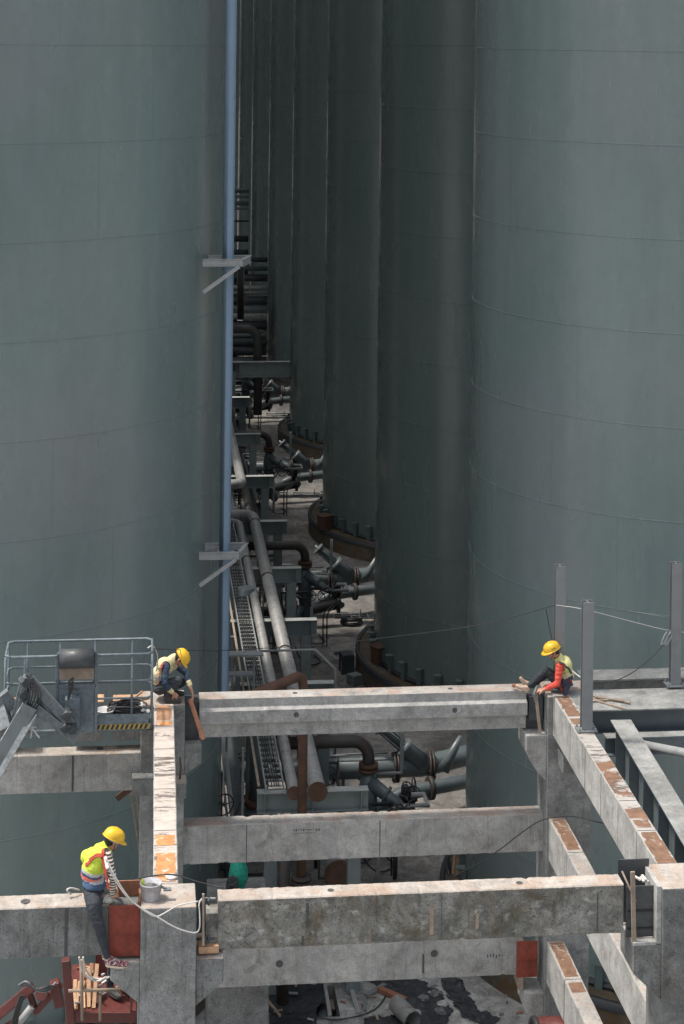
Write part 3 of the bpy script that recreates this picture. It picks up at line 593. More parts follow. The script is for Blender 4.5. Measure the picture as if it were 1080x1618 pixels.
# small side blocks with a bar sticking up
def sideblock(t, p, w, h, d, mat, label=None, bar_=True, topm='ctop'):
    mb = MB(); mb.box((p.x - w / 2, p.y - d, p.z - h), (p.x + w / 2, p.y, p.z), top=1); b = build(mb, 'side_block', [mat, topm], t, .01)
    if bar_:
        mb = MB(); mb.tube([(p.x, p.y - d / 2, p.z - .02), (p.x + .02, p.y - d / 2, p.z + .2), (p.x, p.y - d / 2, p.z + .35)], .016, 6); build(mb, 'bar', 'rust', b)
a = at(285, 1224, 30.25); sideblock(fl, V((.80, 30.25, a.z)), .22, .25, .35, 'conc_dark'); a = at(233, 1222, 30.2); sideblock(fl, V((.20, 30.248, a.z)), .34, .26, .3, 'conc_dark', None, False, 'conc_dark')
a = at(899, 1190, 29.9); sideblock(fr, V((a.x, 30.149, a.z)), .28, .28, .4, 'conc_dark', None, True, 'conc_dark')
# lower corbel of the far right column
corbel(fr, 6.62, 6.932, 30.2, 30.85, 3.0, 2.7, 2.3, 'conc', 'conc')

def holes(pts, up=True, r=.035):     # lifting holes: dark sunk rings added to the beam mesh
    mb = MB()
    for p in pts:
        p = V(p)
        if up: mb.lathe([(r * 1.25, .004), (r, .006), (r * .85, .003), (0.001, .0025)], p, 14, mi=2)
        else: mb.lathe([(r * 1.25, .004), (r, .006), (r * .85, .003), (0.001, .0025)], p, 14, M4=Matrix.Rotation(PI / 2, 4, 'X'), mi=2)
    return mb
def beam(label, poly_fn, mats=('conc', 'ctop', 'seam'), bevel=.014, grp='cross beams of the concrete frame'):
    mb = MB(); poly_fn(mb); return one(mb, 'concrete_beam', list(mats), label, 'concrete beam', grp, bevel)
def join(mb, o): b = len(mb.v); mb.v += o.v; mb.f += [[b + i for i in f] for f in o.f]; mb.m += o.m; mb.sm += o.sm
# rough-edged concrete bar: subdivided along x with small noise on the arrises
def rbox(mb, x0, x1, y0, y1, z0, z1, top=1, amp=.007, step=.035, ends=(0, 0), mi=0):
    n = max(2, int((x1 - x0) / step)); rings = []
    for i in range(n + 1):
        x = x0 + (x1 - x0) * i / n; e = []
        for k, (y, z) in enumerate(((y0, z0), (y1, z0), (y1, z1), (y0, z1))):
            q = noise.noise(V((x * 1.1, y * 7, z * 5))) * amp * .5 + noise.noise(V((x * 17, y * 7, z * 5 + k))) * amp * .8 + max(0, noise.noise(V((x * 9, y * 3, z * 5 + k * 3))) - .28) * amp * 5
            e.append(V((x, y + (q if y == y0 else -q), z - abs(q) * (1 if z == z1 else -1))))
        # chamfer rings: 8 points
        ch = .014; p = []
        a, b, c, d = e
        p = [a + V((0, ch, 0)), b + V((0, -ch, 0)), b + V((0, 0, ch)), c + V((0, 0, -ch)), c + V((0, -ch, 0)), d + V((0, ch, 0)), d + V((0, 0, -ch)), a + V((0, 0, ch))]
        rings.append(p)
    vs = [p for r_ in rings for p in r_]
    for i in range(n):
        for k in range(8):
            k2 = (k + 1) % 8; f = (i * 8 + k, i * 8 + k2, (i + 1) * 8 + k2, (i + 1) * 8 + k)
            mb.add([vs[j] for j in f], ((0, 1, 2, 3),), top if k in (4, 5) else mi)
    mb.add(rings[0], [tuple(range(8))], mi); mb.add(rings[-1], [tuple(range(8))[::-1]], mi)

# near main beam
def f(mb):
    x0, x1 = 1.13, 6.40; rbox(mb, x0, x1, NF, NB, 7.36, 8.0, amp=.010)
    mb.box((.98, NF + .03, 7.40), (x0 + .002, NB - .03, 7.82))                 # dapped nib
    join(mb, holes([(2.58, 23.5, 8.0), (5.05, 23.5, 8.0)]))
    for xx, za, zb_, w_ in ((2.25, 7.6, 7.92, .035), (2.2, 7.38, 7.5, .03), (6.05, 7.4, 7.9, .012), (4.0, 7.38, 7.95, .006)): mb.box((xx, NF - .004, za), (xx + w_, NF + .02, zb_), 2)
    for xx, zz in ((5.15, 7.72), (5.2, 7.62), (3.3, 7.8)): mb.box((xx, NF - .003, zz), (xx + .03, NF + .02, zz + .02), 2)
    mb.box((3.85, NF - .004, 7.45), (3.9, NF + .02, 7.8), 3); mb.box((4.45, NF - .004, 7.5), (4.49, NF + .02, 7.7), 3)
beam('long weathered beam across the foreground, brown and green stained', f, ('conc_near', 'ctop', 'seam', 'wood_grey'), 0)
def f(mb):
    rbox(mb, -3.4, -.62, NF, NB + .05, 7.36, 8.0); mb.box((-.75, NF - .012, 7.38), (-.25, NF + .02, 7.985)); rbox(mb, -.62, -.25, NF, NB + .05, 7.36, 8.0)
    join(mb, holes([(-1.3, 23.52, 8.0)], r=.05)); mb.box((-.80, NF - .005, 7.37), (-.765, NF + .02, 7.98), 2)
beam('near left beam the striped-sleeved worker sits on', f, ('conc_dark', 'ctop', 'seam'), 0)
# far top ledged beam
def f(mb):
    x0, x1 = 1.12, 6.62; y = FF
    mb.prism([(y, 8.0), (FB, 8.0), (FB, 7.36), (y + .02, 7.36), (y + .02, 7.60), (y - .10, 7.62), (y - .10, 7.83), (y, 7.86)], x0, x1, 'x', topmi=1)
    join(mb, holes([(2.72, 30.6, 8.0), (5.35, 30.6, 8.0)])); join(mb, holes([(2.72, y - .10, 7.74), (5.38, y - .10, 7.74)], False))
beam('upper beam with a stepped ledge between the crouching and the seated worker', f, ('conc', 'ctop_grey', 'seam'), .012)
zt, zb2 = at(570, 1296, 30.4).z, at(570, 1357, 30.4).z
def f(mb):
    rbox(mb, .87, 6.95, FF, FB, zb2, zt)
    for xx in (1.92, 4.15): mb.box((xx, FF - .004, zb2 + .01), (xx + .014, FF + .02, zt - .02), 2)
    rnd = random.Random(3)
    for k in range(11):     # smudged stencil marks
        xx = 2.7 + k * .042; mb.box((xx, FF - .003, zt - .13 - rnd.random() * .03), (xx + .012 + rnd.random() * .018, FF + .02, zt - .12), 2)
        if k < 8: mb.box((xx, FF - .003, zt - .19), (xx + .012 + rnd.random() * .02, FF + .02, zt - .18), 2)
beam('middle smooth grey beam of the far frame with faint stencilled marks', f, ('conc', 'ctop_grey', 'seam'), 0)
zt3, zb3 = at(570, 1478, 30.4).z, at(570, 1552, 30.4).z
def f(mb):
    rbox(mb, .9, 6.60, FF, FB, zb3, zt3); join(mb, holes([(2.5, FF, zt3 - .42), (5.1, FF, zt3 - .36)], False, .05))
    mb.box((4.9, FF - .003, zb3 + .1), (4.93, FF + .02, zb3 + .42), 2)
    rnd = random.Random(5)
    for k in range(6): mb.box((6.0 + k * .05, FF - .003, zb3 + .3 + rnd.random() * .03), (6.0 + k * .05 + .02, FF + .02, zb3 + .33 + rnd.random() * .05), 2)
beam('lowest beam of the far frame, seen beneath the foreground beam', f, ('conc', 'ctop_grey', 'seam'), 0)
# far left beams
z1, z2 = at(235, 1183, 30.4).z, at(235, 1243, 30.4).z
def f(mb):
    rbox(mb, -4, .39, FF - .15, FB - .15, z2, z1); mb.box((-.95, FF - .155, z2 + .02), (-.92, FF - .1, z1 - .02), 2); join(mb, holes([(-.5, FF + .05, z1)], r=.05))
beam('lower left beam running behind the railed basket with bright sunlit top', f, ('conc', 'ctop', 'seam'), 0)
def f(mb):
    rbox(mb, -4, -1.75, FF, FB, 7.36, 8.0); rbox(mb, -.95, -.45, FF, FB, 7.36, 8.02); rbox(mb, -.30, .16, FF, FB, 7.36, 8.0)
beam('upper left beam in three pieces hidden mostly by the railed basket', f, ('conc_col', 'wood', 'seam'), 0)

# longitudinal girders (run away from the viewer)
def girder(label, x0, x1, ya, yb, z1, h, mats, joints=(), dx=0.0, plates=(), grp='girders running away from the viewer'):
    mb = MB(); n = 60
    def X(x, y): return x + dx * (y - ya) / (yb - ya)
    ch = .012
    rings = []
    for i in range(n + 1):
        y = ya + (yb - ya) * i / n; q = [noise.noise(V((x0 * 3 + k, y * 4, z1))) * .006 for k in range(4)]
        a, b = X(x0, y), X(x1, y)
        rings.append([V((a + q[0], y, z1 - ch)), V((a + ch + q[0], y, z1)), V((b - ch + q[1], y, z1)), V((b + q[1], y, z1 - ch)), V((b + q[1], y, z1 - h)), V((a + q[0], y, z1 - h))])
    for i in range(n):
        for k in range(6):
            k2 = (k + 1) % 6; mb.add([rings[i][k], rings[i][k2], rings[i + 1][k2], rings[i + 1][k]], ((0, 1, 2, 3),), 1 if k in (1,) else 0)
    mb.add(rings[0], [tuple(range(6))[::-1]], 0); mb.add(rings[-1], [tuple(range(6))], 0)
    for y in joints:
        a, b = X(x0, y), X(x1, y); mb.box((a - .003, y, z1 - h + .01), (a + .01, y + .014, z1 - .01), 2); mb.box((a + .01, y, z1 - .01), (b - .01, y + .014, z1 + .003), 2)
    for (ya_, yb_, m_) in plates:
        ym = (ya_ + yb_) / 2; a, b = X(x0, ym), X(x1, ym); ed = .03 if m_ == 3 else .04
        n2 = 12; L = []; Rr = []
        for i in range(n2 + 1):
            yy = ya_ + (yb_ - ya_) * i / n2; qa, qb = noise.noise(V((yy * 9, 1, ya_))) * .07, noise.noise(V((yy * 9, 4, ya_))) * .07
            L.append(V((X(x0, yy) + ed + max(0, qa), yy + qb * 0, z1 + .004))); Rr.append(V((X(x1, yy) - ed - max(0, qb), yy, z1 + .004)))
        for i in range(n2): mb.add([L[i], Rr[i], Rr[i + 1], L[i + 1]], ((0, 1, 2, 3),), m_)
    return one(mb, 'concrete_girder', list(mats), label, 'concrete girder', grp)
lj = [24.75, 25.15, 26.0, 26.95, 27.25, 28.2, 29.3]
lj = [24.98, 25.9, 26.6, 27.35, 28.3, 29.15]
girder('pale girder left of centre, white with orange patches, leading to the crouching worker', .31, .635, 23.86, 30.25, 8.0, .66, ('conc', 'ltop', 'seam', 'orange', 'tan'), [24.98, 25.45, 26.2, 26.85, 27.5, 28.35], .06, ((23.92, 24.75, 3), (24.98, 25.3, 3), (29.55, 30.2, 4), (29.3, 29.5, 3)))
girder('long right girder with rust patches running from the seated worker to the near right column', 7.0, 7.285, 23.9, 30.25, 8.0, .66, ('conc', 'rtop', 'seam', 'rustplate', 'orange'), [24.9, 25.9, 26.9, 27.9, 28.9], 0.02, ((23.98, 24.85, 3), (25.0, 25.25, 3), (26.7, 26.95, 3), (29.2, 30.1, 3), (28.85, 29.1, 3)))
zm, zl = at(889, 1290, 30.2).z, at(888, 1484, 30.2).z
girder('middle right girder with one brown plate, between the upper and foreground beams', 6.99, 7.27, 23.9, 30.15, zm, .68, ('conc', 'ctop_grey', 'seam', 'rustplate'), [28.85, 27.6], -.02, ((28.95, 30.1, 3),))
girder('lowest right girder with a brown plate and chipped grey top', 6.99, 7.28, 23.9, 30.15, zl, .68, ('conc', 'ctop_grey', 'seam', 'rustplate'), [28.9], -.03, ((28.98, 30.1, 3), (28.5, 28.8, 3)))

# ================================================================ JOINTS, FORMWORK
mb = MB(); mb.box((-.245, 23.30, 7.36), (.148, 23.325, 8.0)); mb.box((-.245, 23.298, 7.62), (.148, 23.328, 7.63)); one(mb, 'shutter_board', 'red', 'red brown formwork panel closing the joint beside the sitting worker', 'formwork panel', bevel=.003)
mb = MB(); mb.box((-.15, 23.70, 7.5), (.148, 23.72, 8.13)); mb.box((.125, 23.33, 7.5), (.147, 23.698, 8.03)); one(mb, 'formwork_board', 'wood_red', 'dark brown board standing behind the red panel', 'formwork board')
mb = MB(); mb.box((-.24, 23.335, 7.37), (.12, 23.69, 7.93)); one(mb, 'joint_fill', 'conc_dark', 'rough mortar filling between the red panel and the dark board', 'mortar')
mb = MB(); p = at(827, 1510, 30.25); a = at(816, 1487, 30.3); b = at(848, 1542, 30.3); mb.box((a.x, 30.28, b.z), (b.x, 30.31, a.z)); mb.box((a.x, 30.27, a.z - .3), (b.x, 30.3, a.z - .29)); one(mb, 'shutter_board', 'red', 'red formwork panel at the right end of the lowest far beam', 'formwork panel', bevel=.003)
mb = MB(); mb.box((6.52, 30.3, 3.02), (6.6, 30.7, a.z)); one(mb, 'formwork_post', 'wood_grey', 'dark timber upright beside the small red panel', 'timber')
# far left joint cavity
mb = MB(); mb.box((.885, 30.5, 7.305), (1.11, 30.75, 7.93)); mb.box((.885, 30.46, 7.93), (1.3, 30.76, 7.96)); one(mb, 'joint_fill', 'roll', 'dark rough joint beneath the leaning board by the crouching worker', 'mortar')
a, b = at(300, 1104, 30.3), at(321, 1168, 30.12); mb = MB(); mb.bar(a, b, .07, .03, (0, 1, 0)); one(mb, 'timber_board', 'wood_red', 'narrow brown board leaning in the joint below the crouching worker', 'board')
a, b = at(290, 1056, 30.6), at(305, 1105, 30.3)
# far right joint
mb = MB(); mb.box((6.63, 30.5, 7.33), (6.925, 30.72, 7.9)); mb.box((6.66, 30.40, 7.5), (6.90, 30.499, 7.9)); one(mb, 'joint_fill', 'roll', 'dark joint between the ledged beam and the far right column', 'mortar')
mb = MB(); mb.bar(at(846, 1095, 30.2), at(853, 1160, 30.13), .05, .025, (0, 1, 0)); one(mb, 'timber_board', 'wood_grey', 'grey batten standing in the joint under the seated worker', 'board')
# near right boxed joint
t = thing('joint_box', 'open black formwork box between the foreground beam and right column', 'formwork box', (6.65, 23.5, 7.3))
mb = MB(); mb.box((6.44, 23.36, 7.30), (6.86, 23.38, 7.96)); mb.box((6.44, 23.78, 7.3), (6.86, 23.80, 8.12)); build(mb, 'side_panel', 'roll', t)
mb = MB(); mb.box((6.805, 23.20, 7.28), (6.866, 23.78, 8.02)); mb.box((6.5, 23.20, 7.265), (6.80, 23.34, 7.30)); build(mb, 'end_panel', 'conc', t)
for zz in (7.63, 7.40):
    mb = MB(); mb.box((6.46, 23.345, zz), (6.80, 23.36, zz + .025)); build(mb, 'cleat', 'black', t)
mb = MB(); mb.bar(at(999, 1377, 23.25), at(1001, 1487, 23.25), .055, .03, (0, 1, 0)); one(mb, 'timber_batten', 'wood_grey', 'upright grey batten wedged at the right end of the foreground beam', 'batten')
mb = MB(); mb.tube([at(982, 1376, 23.3), at(1004, 1424, 23.15)], .012, 6); one(mb, 'steel_rod', 'wood_grey', 'thin rod leaning across the upright batten', 'rod')
mb = MB()
for k in range(5): p = at(1012 + k * 4, 1390 + (k % 2) * 3, 23.55); mb.bar(p, p + V((random.uniform(-.1, .1), .1, .02)), .03, .02)
one(mb, 'wood_scraps', 'rope', 'pale wood scraps on top of the black joint box', 'scraps')
# clamps in the gap right of the near left column
t = thing('beam_clamp', 'rusty threaded clamp between bucket column and foreground beam', 'clamp', at(318, 1490, 23.3))
for py_ in (1424, 1483):
    mb = MB(); p = at(322, py_, 23.3); mb.disc(p, (1, 0, 0), .06, .04, 8); mb.tube([p - V((.1, 0, 0)), p + V((.14, 0, 0))], .018, 8); mb.disc(p + V((.06, 0, 0)), (1, 0, 0), .05, .03, 6); build(mb, 'nut', 'basket_d', t)
mb = MB(); mb.bar(at(321, 1412, 23.22), at(321, 1493, 23.22), .028, .03, (0, 1, 0)); build(mb, 'strongback', 'wood_grey', t)
mb = MB(); p = at(330, 1490, 23.45); mb.box((p.x - .14, 23.3, p.z - .06), (p.x + .12, 23.6, p.z + .03)); one(mb, 'timber_block', 'wood', 'pale timber block wedged under the left end of the foreground beam', 'timber block', bevel=.008)

# ================================================================ STEEL at right
def post(px_, ptop, base, label, zt_=None):
    b = V(base); top = at(px_, ptop, b.y).z
    t = thing('steel_post', label, 'steel post', b, 'steel posts holding the lifeline')
    mb = MB(); mb.ibeam(b + V((0, 0, .02)), V((b.x, b.y, top)), .17, .15, .014, .012, up=(0, 1, 0)); build(mb, 'h_section', 'post', t)
    mb = MB(); mb.box((b.x - .16, b.y - .13, b.z + .001), (b.x + .16, b.y + .13, b.z + .02))
    for sx in (-1, 1):
        for sy in (-1, 1): mb.tube([(b.x + sx * .13, b.y + sy * .10, b.z), (b.x + sx * .13, b.y + sy * .10, b.z + .06)], .014, 6)
    build(mb, 'base_plate', 'steel', t); return t, V((b.x, b.y, top))
pa = atz(882, 1088, 8.0); pb = atz(925.5, 1153, 8.004); pc = atz(1065, 1082, 8.03)
post(882, 893, (pa.x, pa.y, 8.0), 'steel post rising right behind the seated worker'); post(926, 950, (pb.x, pb.y, 8.006), 'nearest steel post, bolted to the right girder'); post(1065, 889, (pc.x, pc.y, 8.03), 'steel post at the right edge with the lanyard hooks')
# deck
mb = MB(); a = atz(930, 1101, 8.0); mb.box((7.30, 29.45, 7.97), (13, 30.38, 7.995)); one(mb, 'deck_plate', 'deck', 'broad pale deck plate right of the seated worker', 'deck plate', bevel=.004)
mb = MB(); mb.box((7.69, 30.75, 8.0), (13, 31.25, 8.028)); mb.ibeam((7.69, 31.0, 7.79), (13, 31.0, 7.79), .3, .40); one(mb, 'edge_girder', ['deck'], 'pale capped edge girder at the back of the deck', 'steel girder')
mb = MB(); mb.ibeam((7.3, 30.0, 7.70), (13, 30.0, 7.70), .3, .5); one(mb, 'cross_girder', 'steel_b', 'steel girder beneath the broad deck plate', 'steel girder')
mb = MB(); mb.ibeam((7.66, 29.2, 7.52), (13, 29.2, 7.52), .22, .3, top=1); one(mb, 'cross_girder', ['steel_b', 'deck'], 'lower steel cross girder in front of the broad deck plate', 'steel girder')
mb = MB(); a = atz(980, 1137, 7.86); b = atz(1078, 1300, 7.86)
xa, ya_ = a.x, a.y
dirx = (b.x - a.x) / (b.y - a.y)
q = V((xa + dirx * (20 - ya_), 20, 7.86)); o_ = V((0, 0, -.42)); mb.ibeam(a + o_, q + o_, .34, .84, .02, .016, top=1)
for k in range(10):
    c_ = (a + o_).lerp(q + o_, (k + .4) / 10); mb.box((c_.x - .165, c_.y - .008, c_.z - .39), (c_.x + .155, c_.y + .008, c_.z + .39))
one(mb, 'steel_girder', ['steel_b', 'deck'], 'long sloping-looking I girder running towards the viewer at the right edge', 'steel girder')
mb = MB(); mb.ibeam((7.42, 30, 7.25), (7.42, 21, 7.25), .1, .3); one(mb, 'steel_girder', 'basket_d', 'dark bar for the shaded gap beside the right concrete girder', 'steel girder')  # dark bar standing in for the shade of the gap
a, b = at(1012, 1176, 29.0), at(1084, 1190, 28.6); mb = MB(); mb.tube([a, a.lerp(b, 4)], .07, 14); one(mb, 'brace_pipe', 'steel_l', 'round grey brace pipe at the right edge below the deck', 'pipe')
t = thing('offcuts', 'small pile of rusty flat bars lying on the broad deck plate', 'steel offcuts', atz(955, 1112, 8.0))
for (x0, y0, x1, y1) in ((930, 1098, 995, 1110), (932, 1104, 988, 1120), (940, 1101, 985, 1107), (930, 1108, 975, 1104)):
    a, b = atz(x0, y0, 8.01 + random.random() * .02), atz(x1, y1, 8.01 + random.random() * .03); mb = MB(); mb.bar(a, b, .05, .018); build(mb, 'flat_bar', 'wood_grey', t)
mb = MB()
p = at(1010, 1250, 33); 

# ================================================================ LIFELINES AND ROPES
def rope(name, label, pts, r, mat, cat='rope', k=2):
    mb = MB(); mb.tube(smoothpath(pts, k), r, 6); return one(mb, name, mat, label, cat)
yP = pa.y
A = at(876, 956, yP - .09)
rope('lifeline', 'black lifeline sagging left from the post behind the seated worker', [A + V((0, 0, 0)), at(800, 978, 31), at(735, 992, 31.2), at(620, 1006, 32), at(520, 1018, 33), at(420, 1024, 33), at(330, 1029, 31.5), at(243, 1025, 29.4)], .0075, 'cable', 'lifeline')
B = at(1060, 998, pc.y - .09)
rope('lifeline', 'thin pale lifeline from the first post to the post at the right edge', [A + V((.02, 0, 0)), at(918, 961, pb.y + .1), at(990, 980, 30.2), B, at(1110, 1000, 31)], .005, 'rope', 'lifeline')
rope('lifeline', 'grey upper wire passing behind the nearest post to the right edge', [at(884, 955, yP), at(930, 953, 30.5), at(990, 965, 31), at(1058, 976, pc.y), at(1110, 982, 31)], .006, 'steel', 'lifeline')
rope('cord', 'short black cord hanging down the first post to the worker', [at(862, 962, yP - .1), at(866, 985, yP - .1), at(872, 1012, yP - .12)], .008, 'cable', 'cord')
rope('lanyard', 'dark lanyard hanging in a curve from the right post to the nearest post', [at(1056, 1005, pc.y - .12), at(1044, 1024, 30.5), at(1015, 1052, 30.2), at(980, 1074, 30), at(945, 1081, 29.9), at(934, 1079, 29.8)], .009, 'cable', 'lanyard')
t = thing('carabiner_hooks', 'pair of metal hooks clipped on the lifeline at the right post', 'hooks', at(1052, 1018, pc.y - .15))
for dx in (0, 6):
    mb = MB(); mb.tube(smoothpath([at(1053 + dx, 998, pc.y - .15), at(1047 + dx, 1008, pc.y - .15), at(1043 + dx, 1020, pc.y - .15), at(1049 + dx, 1016, pc.y - .15), at(1055 + dx, 1003, pc.y - .15)]), .012, 6); build(mb, 'hook', 'steel_l', t)
rope('cable', 'thin dark cable draped over the middle beam and girder at the right', [at(715, 1385, 30.2), at(780, 1350, 30.25), at(830, 1310, 30.3), at(860, 1292, 30.05), at(905, 1288, 30.0), at(935, 1297, 29), at(990, 1308, 28)], .009, 'cable', 'cable')

# ================================================================ RAILED LIFT BASKET at left
YB = 29.35
t = thing('boom_lift', 'grey blue railed lift basket on a worn articulated boom at left', 'boom lift', at(120, 1155, YB))
def R(px_, py_, y=YB): return at(px_, py_, y)
rail = MB(); rr = .024
yb = YB + .9
def bp(px_, py_): return at(px_, py_, yb)
xL, xR = R(8, 1100).x, R(240, 1100).x; zF = R(120, 1154).z; zT = R(120, 1036).z
front = YB; back = YB + .75
def loop(z, r_, pts=None):
    c = .08
    P = [(xL + c, front), (xR - c, front), (xR, front + c), (xR, back - c), (xR - c, back), (xL + c, back), (xL, back - c), (xL, front + c), (xL + c, front)]
    rail.tube([(x, y, z) for x, y in P], r_, 8)
loop(zT, .022); loop(zF, .026); loop((zT + zF) / 2 - .1, .017); loop(zT - .42, .016)
for x in (xL, xL + .3, xL + .82, xR - .92, xR - .32, xR): 
    for y in (front, back): rail.tube([(x, y, zF), (x, y, zT)], .018, 8)
build(rail, 'railing', 'basket', t)
mb = MB(); mb.box((xL, front, zF - .03), (xR, back, zF - .005)); build(mb, 'floor', 'basket_d', t)
mb = MB(); x0 = xR - .95; n = 12; wv = (xR - .05 - x0) / n
mb.box((x0, front - .035, zF + .01), (xR - .03, front - .025, zF + .09), 0)
for k in range(n): mb.prism([(x0 + k * wv, zF + .015), (x0 + k * wv + wv * .5, zF + .015), (x0 + k * wv + wv * .9, zF + .085), (x0 + k * wv + wv * .4, zF + .085)], front - .039, front - .033, 'y', mi=1)
build(mb, 'toe_board', ['yellow', 'black'], t)
mb = MB(); mb.box((x0 - .02, front - .03, zF + .095), (xR - .05, front - .01, zF + .24)); build(mb, 'kick_panel', 'basket', t)
cx0, cx1 = R(90, 1100).x, R(152, 1100).x
mb = MB(); mb.box((cx0 + .03, front - .10, zF), (cx1 - .03, front - .06, zT - .45)); mb.bar((cx0, front - .08, zF), (cx0, front - .08, zT + .05), .05, .06, (0, 1, 0)); mb.bar((cx1, front - .08, zF), (cx1, front - .08, zT + .05), .05, .06, (0, 1, 0)); mb.bar((cx0, front - .08, zT + .06), (cx1, front - .08, zT + .06), .06, .04); mb.bar((cx0, front - .08, zT - .45), (cx1, front - .08, zT - .45), .06, .05); build(mb, 'gate_panel', 'basket', t, .006)
mb = MB(); z_ = R(120, 1035).z; mb.tube([(cx0 + .04, front - .16, z_), (cx1 - .04, front - .16, z_)], .15, 24); build(mb, 'drum', 'roll', t)
mb = MB(); mb.box((cx0 + .04, front - .12, z_ - .34), (cx1 - .04, front - .11, z_ - .15)); build(mb, 'shield', 'wood_grey', t)
mb = MB(); mb.box(R(103, 1150) + V((0, -.3, 0)), V((R(127, 1100).x, front - .11, R(115, 1094).z))); mb.box(R(108, 1104) + V((0, -.2, 0)), R(122, 1092) + V((0, -.05, 0))); build(mb, 'control_box', 'basket', t, .01)
# boom: links in front
yq = YB - .35
mb = MB(); rnd = random.Random(6)
for (qx, qy) in ((44, 1075), (40, 1095), (44, 1118), (106, 1128), (114, 1150), (104, 1148)):
    mb = MB(); p = R(qx, qy, yq - .12); mb.tube([p - V((0, .12, 0)), p + V((0, .12, 0))], rnd.uniform(.05, .09), 12); mb.bar(p + V((-.08, -.1, 0)), p + V((.08, -.1, rnd.uniform(-.08, .08))), .06, .06)
    build(mb, 'pivot_block', 'basket_d', t)
mb = MB(); mb.tube([R(60, 1105, yq - .05), R(100, 1150, yq - .05)], .05, 12); mb.tube([R(70, 1130, yq + .05), R(110, 1165, yq + .05)], .03, 10); build(mb, 'hydraulic_ram', 'basket_d', t)
mb = MB(); mb.bar(R(45, 1072, yq), R(112, 1145, yq), .16, .17, (0, -1, .3)); build(mb, 'jib_upper_arm', 'boomw', t, .012)
mb = MB(); mb.bar(R(56, 1118, yq - .1), R(120, 1170, yq - .1), .13, .10, (0, -1, .3)); build(mb, 'jib_lower_arm', 'boomw', t, .01)
mb = MB(); mb.bar(R(42, 1068, yq - .1), R(30, 1130, yq - .1), .10, .2, (0, -1, 0)); mb.bar(R(36, 1072, yq + .05), R(22, 1130, yq + .05), .07, .2, (0, -1, 0)); mb.tube([R(34, 1074, yq - .3), R(34, 1074, yq + .2)], .05, 10); mb.tube([R(42, 1125, yq - .3), R(42, 1125, yq + .2)], .06, 10); build(mb, 'link_plate', 'boomw', t, .008)
mb = MB(); mb.bar(R(46, 1120, yq - .3), R(-60, 1300, yq - 1.6), .26, .22, (0, -1, .5), mi=0); build(mb, 'main_boom', 'basket_d', t, .015)
mb = MB(); mb.bar(R(54, 1128, yq - .42), R(-40, 1290, yq - 1.72), .09, .035, (0, -1, .6)); build(mb, 'boom_edge', 'boomw', t)
mb = MB(); mb.bar(R(14, 1128, yq), R(-60, 1165, yq), .5, .25, (0, -1, 1)); mb.bar(R(20, 1100, yq + .1), R(-30, 1140, yq), .14, .3); build(mb, 'boom_head', 'boomw', t, .012)
for k in range(5):
    p = R(42 + k * 2, 1066 + k, yq - .2); mb = MB(); mb.tube(smoothpath([p, p + V((.08 + .03 * k, -.1, -.25)), p + V((-.03, -.1, -.5 - .03 * k)), p + V((-.05, -.12, -.75))]), .014, 6); build(mb, 'hose', 'cable', t)
for k in range(3):
    p = R(108, 1078 + k * 5, front - .2); mb = MB(); mb.tube(smoothpath([p, p + V((.1, -.05, .12)), p + V((-.02, -.1, -.2)), p + V((.04, -.05, -.45))]), .014, 6); build(mb, 'hose', 'cable', t)
mb = MB(); p = R(50, 1150, yq - .5); 
for k in range(9): mb.bar(p, p + V((random.uniform(-.12, .16), random.uniform(-.1, .1), random.uniform(-.18, .1))), .025, .01)
build(mb, 'rag', 'rope', t)
# in the basket
def bucket(c, r, h, mat, name, label, group=None):
    t = thing(name, label, 'bucket', c, group); c = V(c); mb = MB(); mb.lathe([(r * .8, 0.003), (r, h), (r * 1.06, h), (r * 1.06, h + .012), (r * .96, h + .012), (r * .78, .02), (0.001, .02)], c, 28); build(mb, 'pail', mat, t)
    mb = MB(); mb.tube([c + V((r * math.cos(a_ * PI / 8), -r * .9 * math.sin(a_ * PI / 8) - .0, h - .22 * math.sin(a_ * PI / 8))) for a_ in range(9)], .005, 5); build(mb, 'handle', 'steel_l', t); return t
bucket((R(166, 1150).x, front + .25, zF), .14, .22, 'white', 'bucket', 'white bucket standing in the lift basket')
mb = MB(); rnd = random.Random(9)
c = V((R(198, 1130).x, front + .35, zF + .03))
for k in range(16): mb.tube([c + V((.26 * math.cos(a_ * PI / 8 + k) * (1 + .12 * math.sin(k * 3)), .2 * math.sin(a_ * PI / 8 + k), .018 * k * .9 + .02 * math.sin(a_ + k))) for a_ in range(17)], .014, 6)
one(mb, 'cable_coil', 'cable', 'heap of coiled black cable in the lift basket', 'cable coil')
for k, (dx, lb) in enumerate(((.30, 'pair of worn work gloves beside the black cable'), )):
    mb = MB(); mb.smooth = True
    for q in range(6): a_ = rnd.random() * 6; p = c + V((dx + .06 * math.cos(a_), -.05 + .06 * math.sin(a_), .12 + .02 * q)); mb.tube([p, p + V((rnd.uniform(-.09, .09), rnd.uniform(-.05, .05), rnd.uniform(-.03, .06)))], [.03, .018], 8)
    one(mb, 'work_gloves', 'rope', lb, 'gloves')
mb = MB()
for (x0, y0, x1, y1) in ((205, 1100, 232, 1112), (208, 1106, 225, 1092), (200, 1110, 236, 1103)): mb.tube([at(x0, y0, 30.2), at(x1, y1, 30.3)], .02, 6)
one(mb, 'wood_scraps', 'wood', 'thin timber scraps lying behind the basket on the upper left beam', 'scraps')

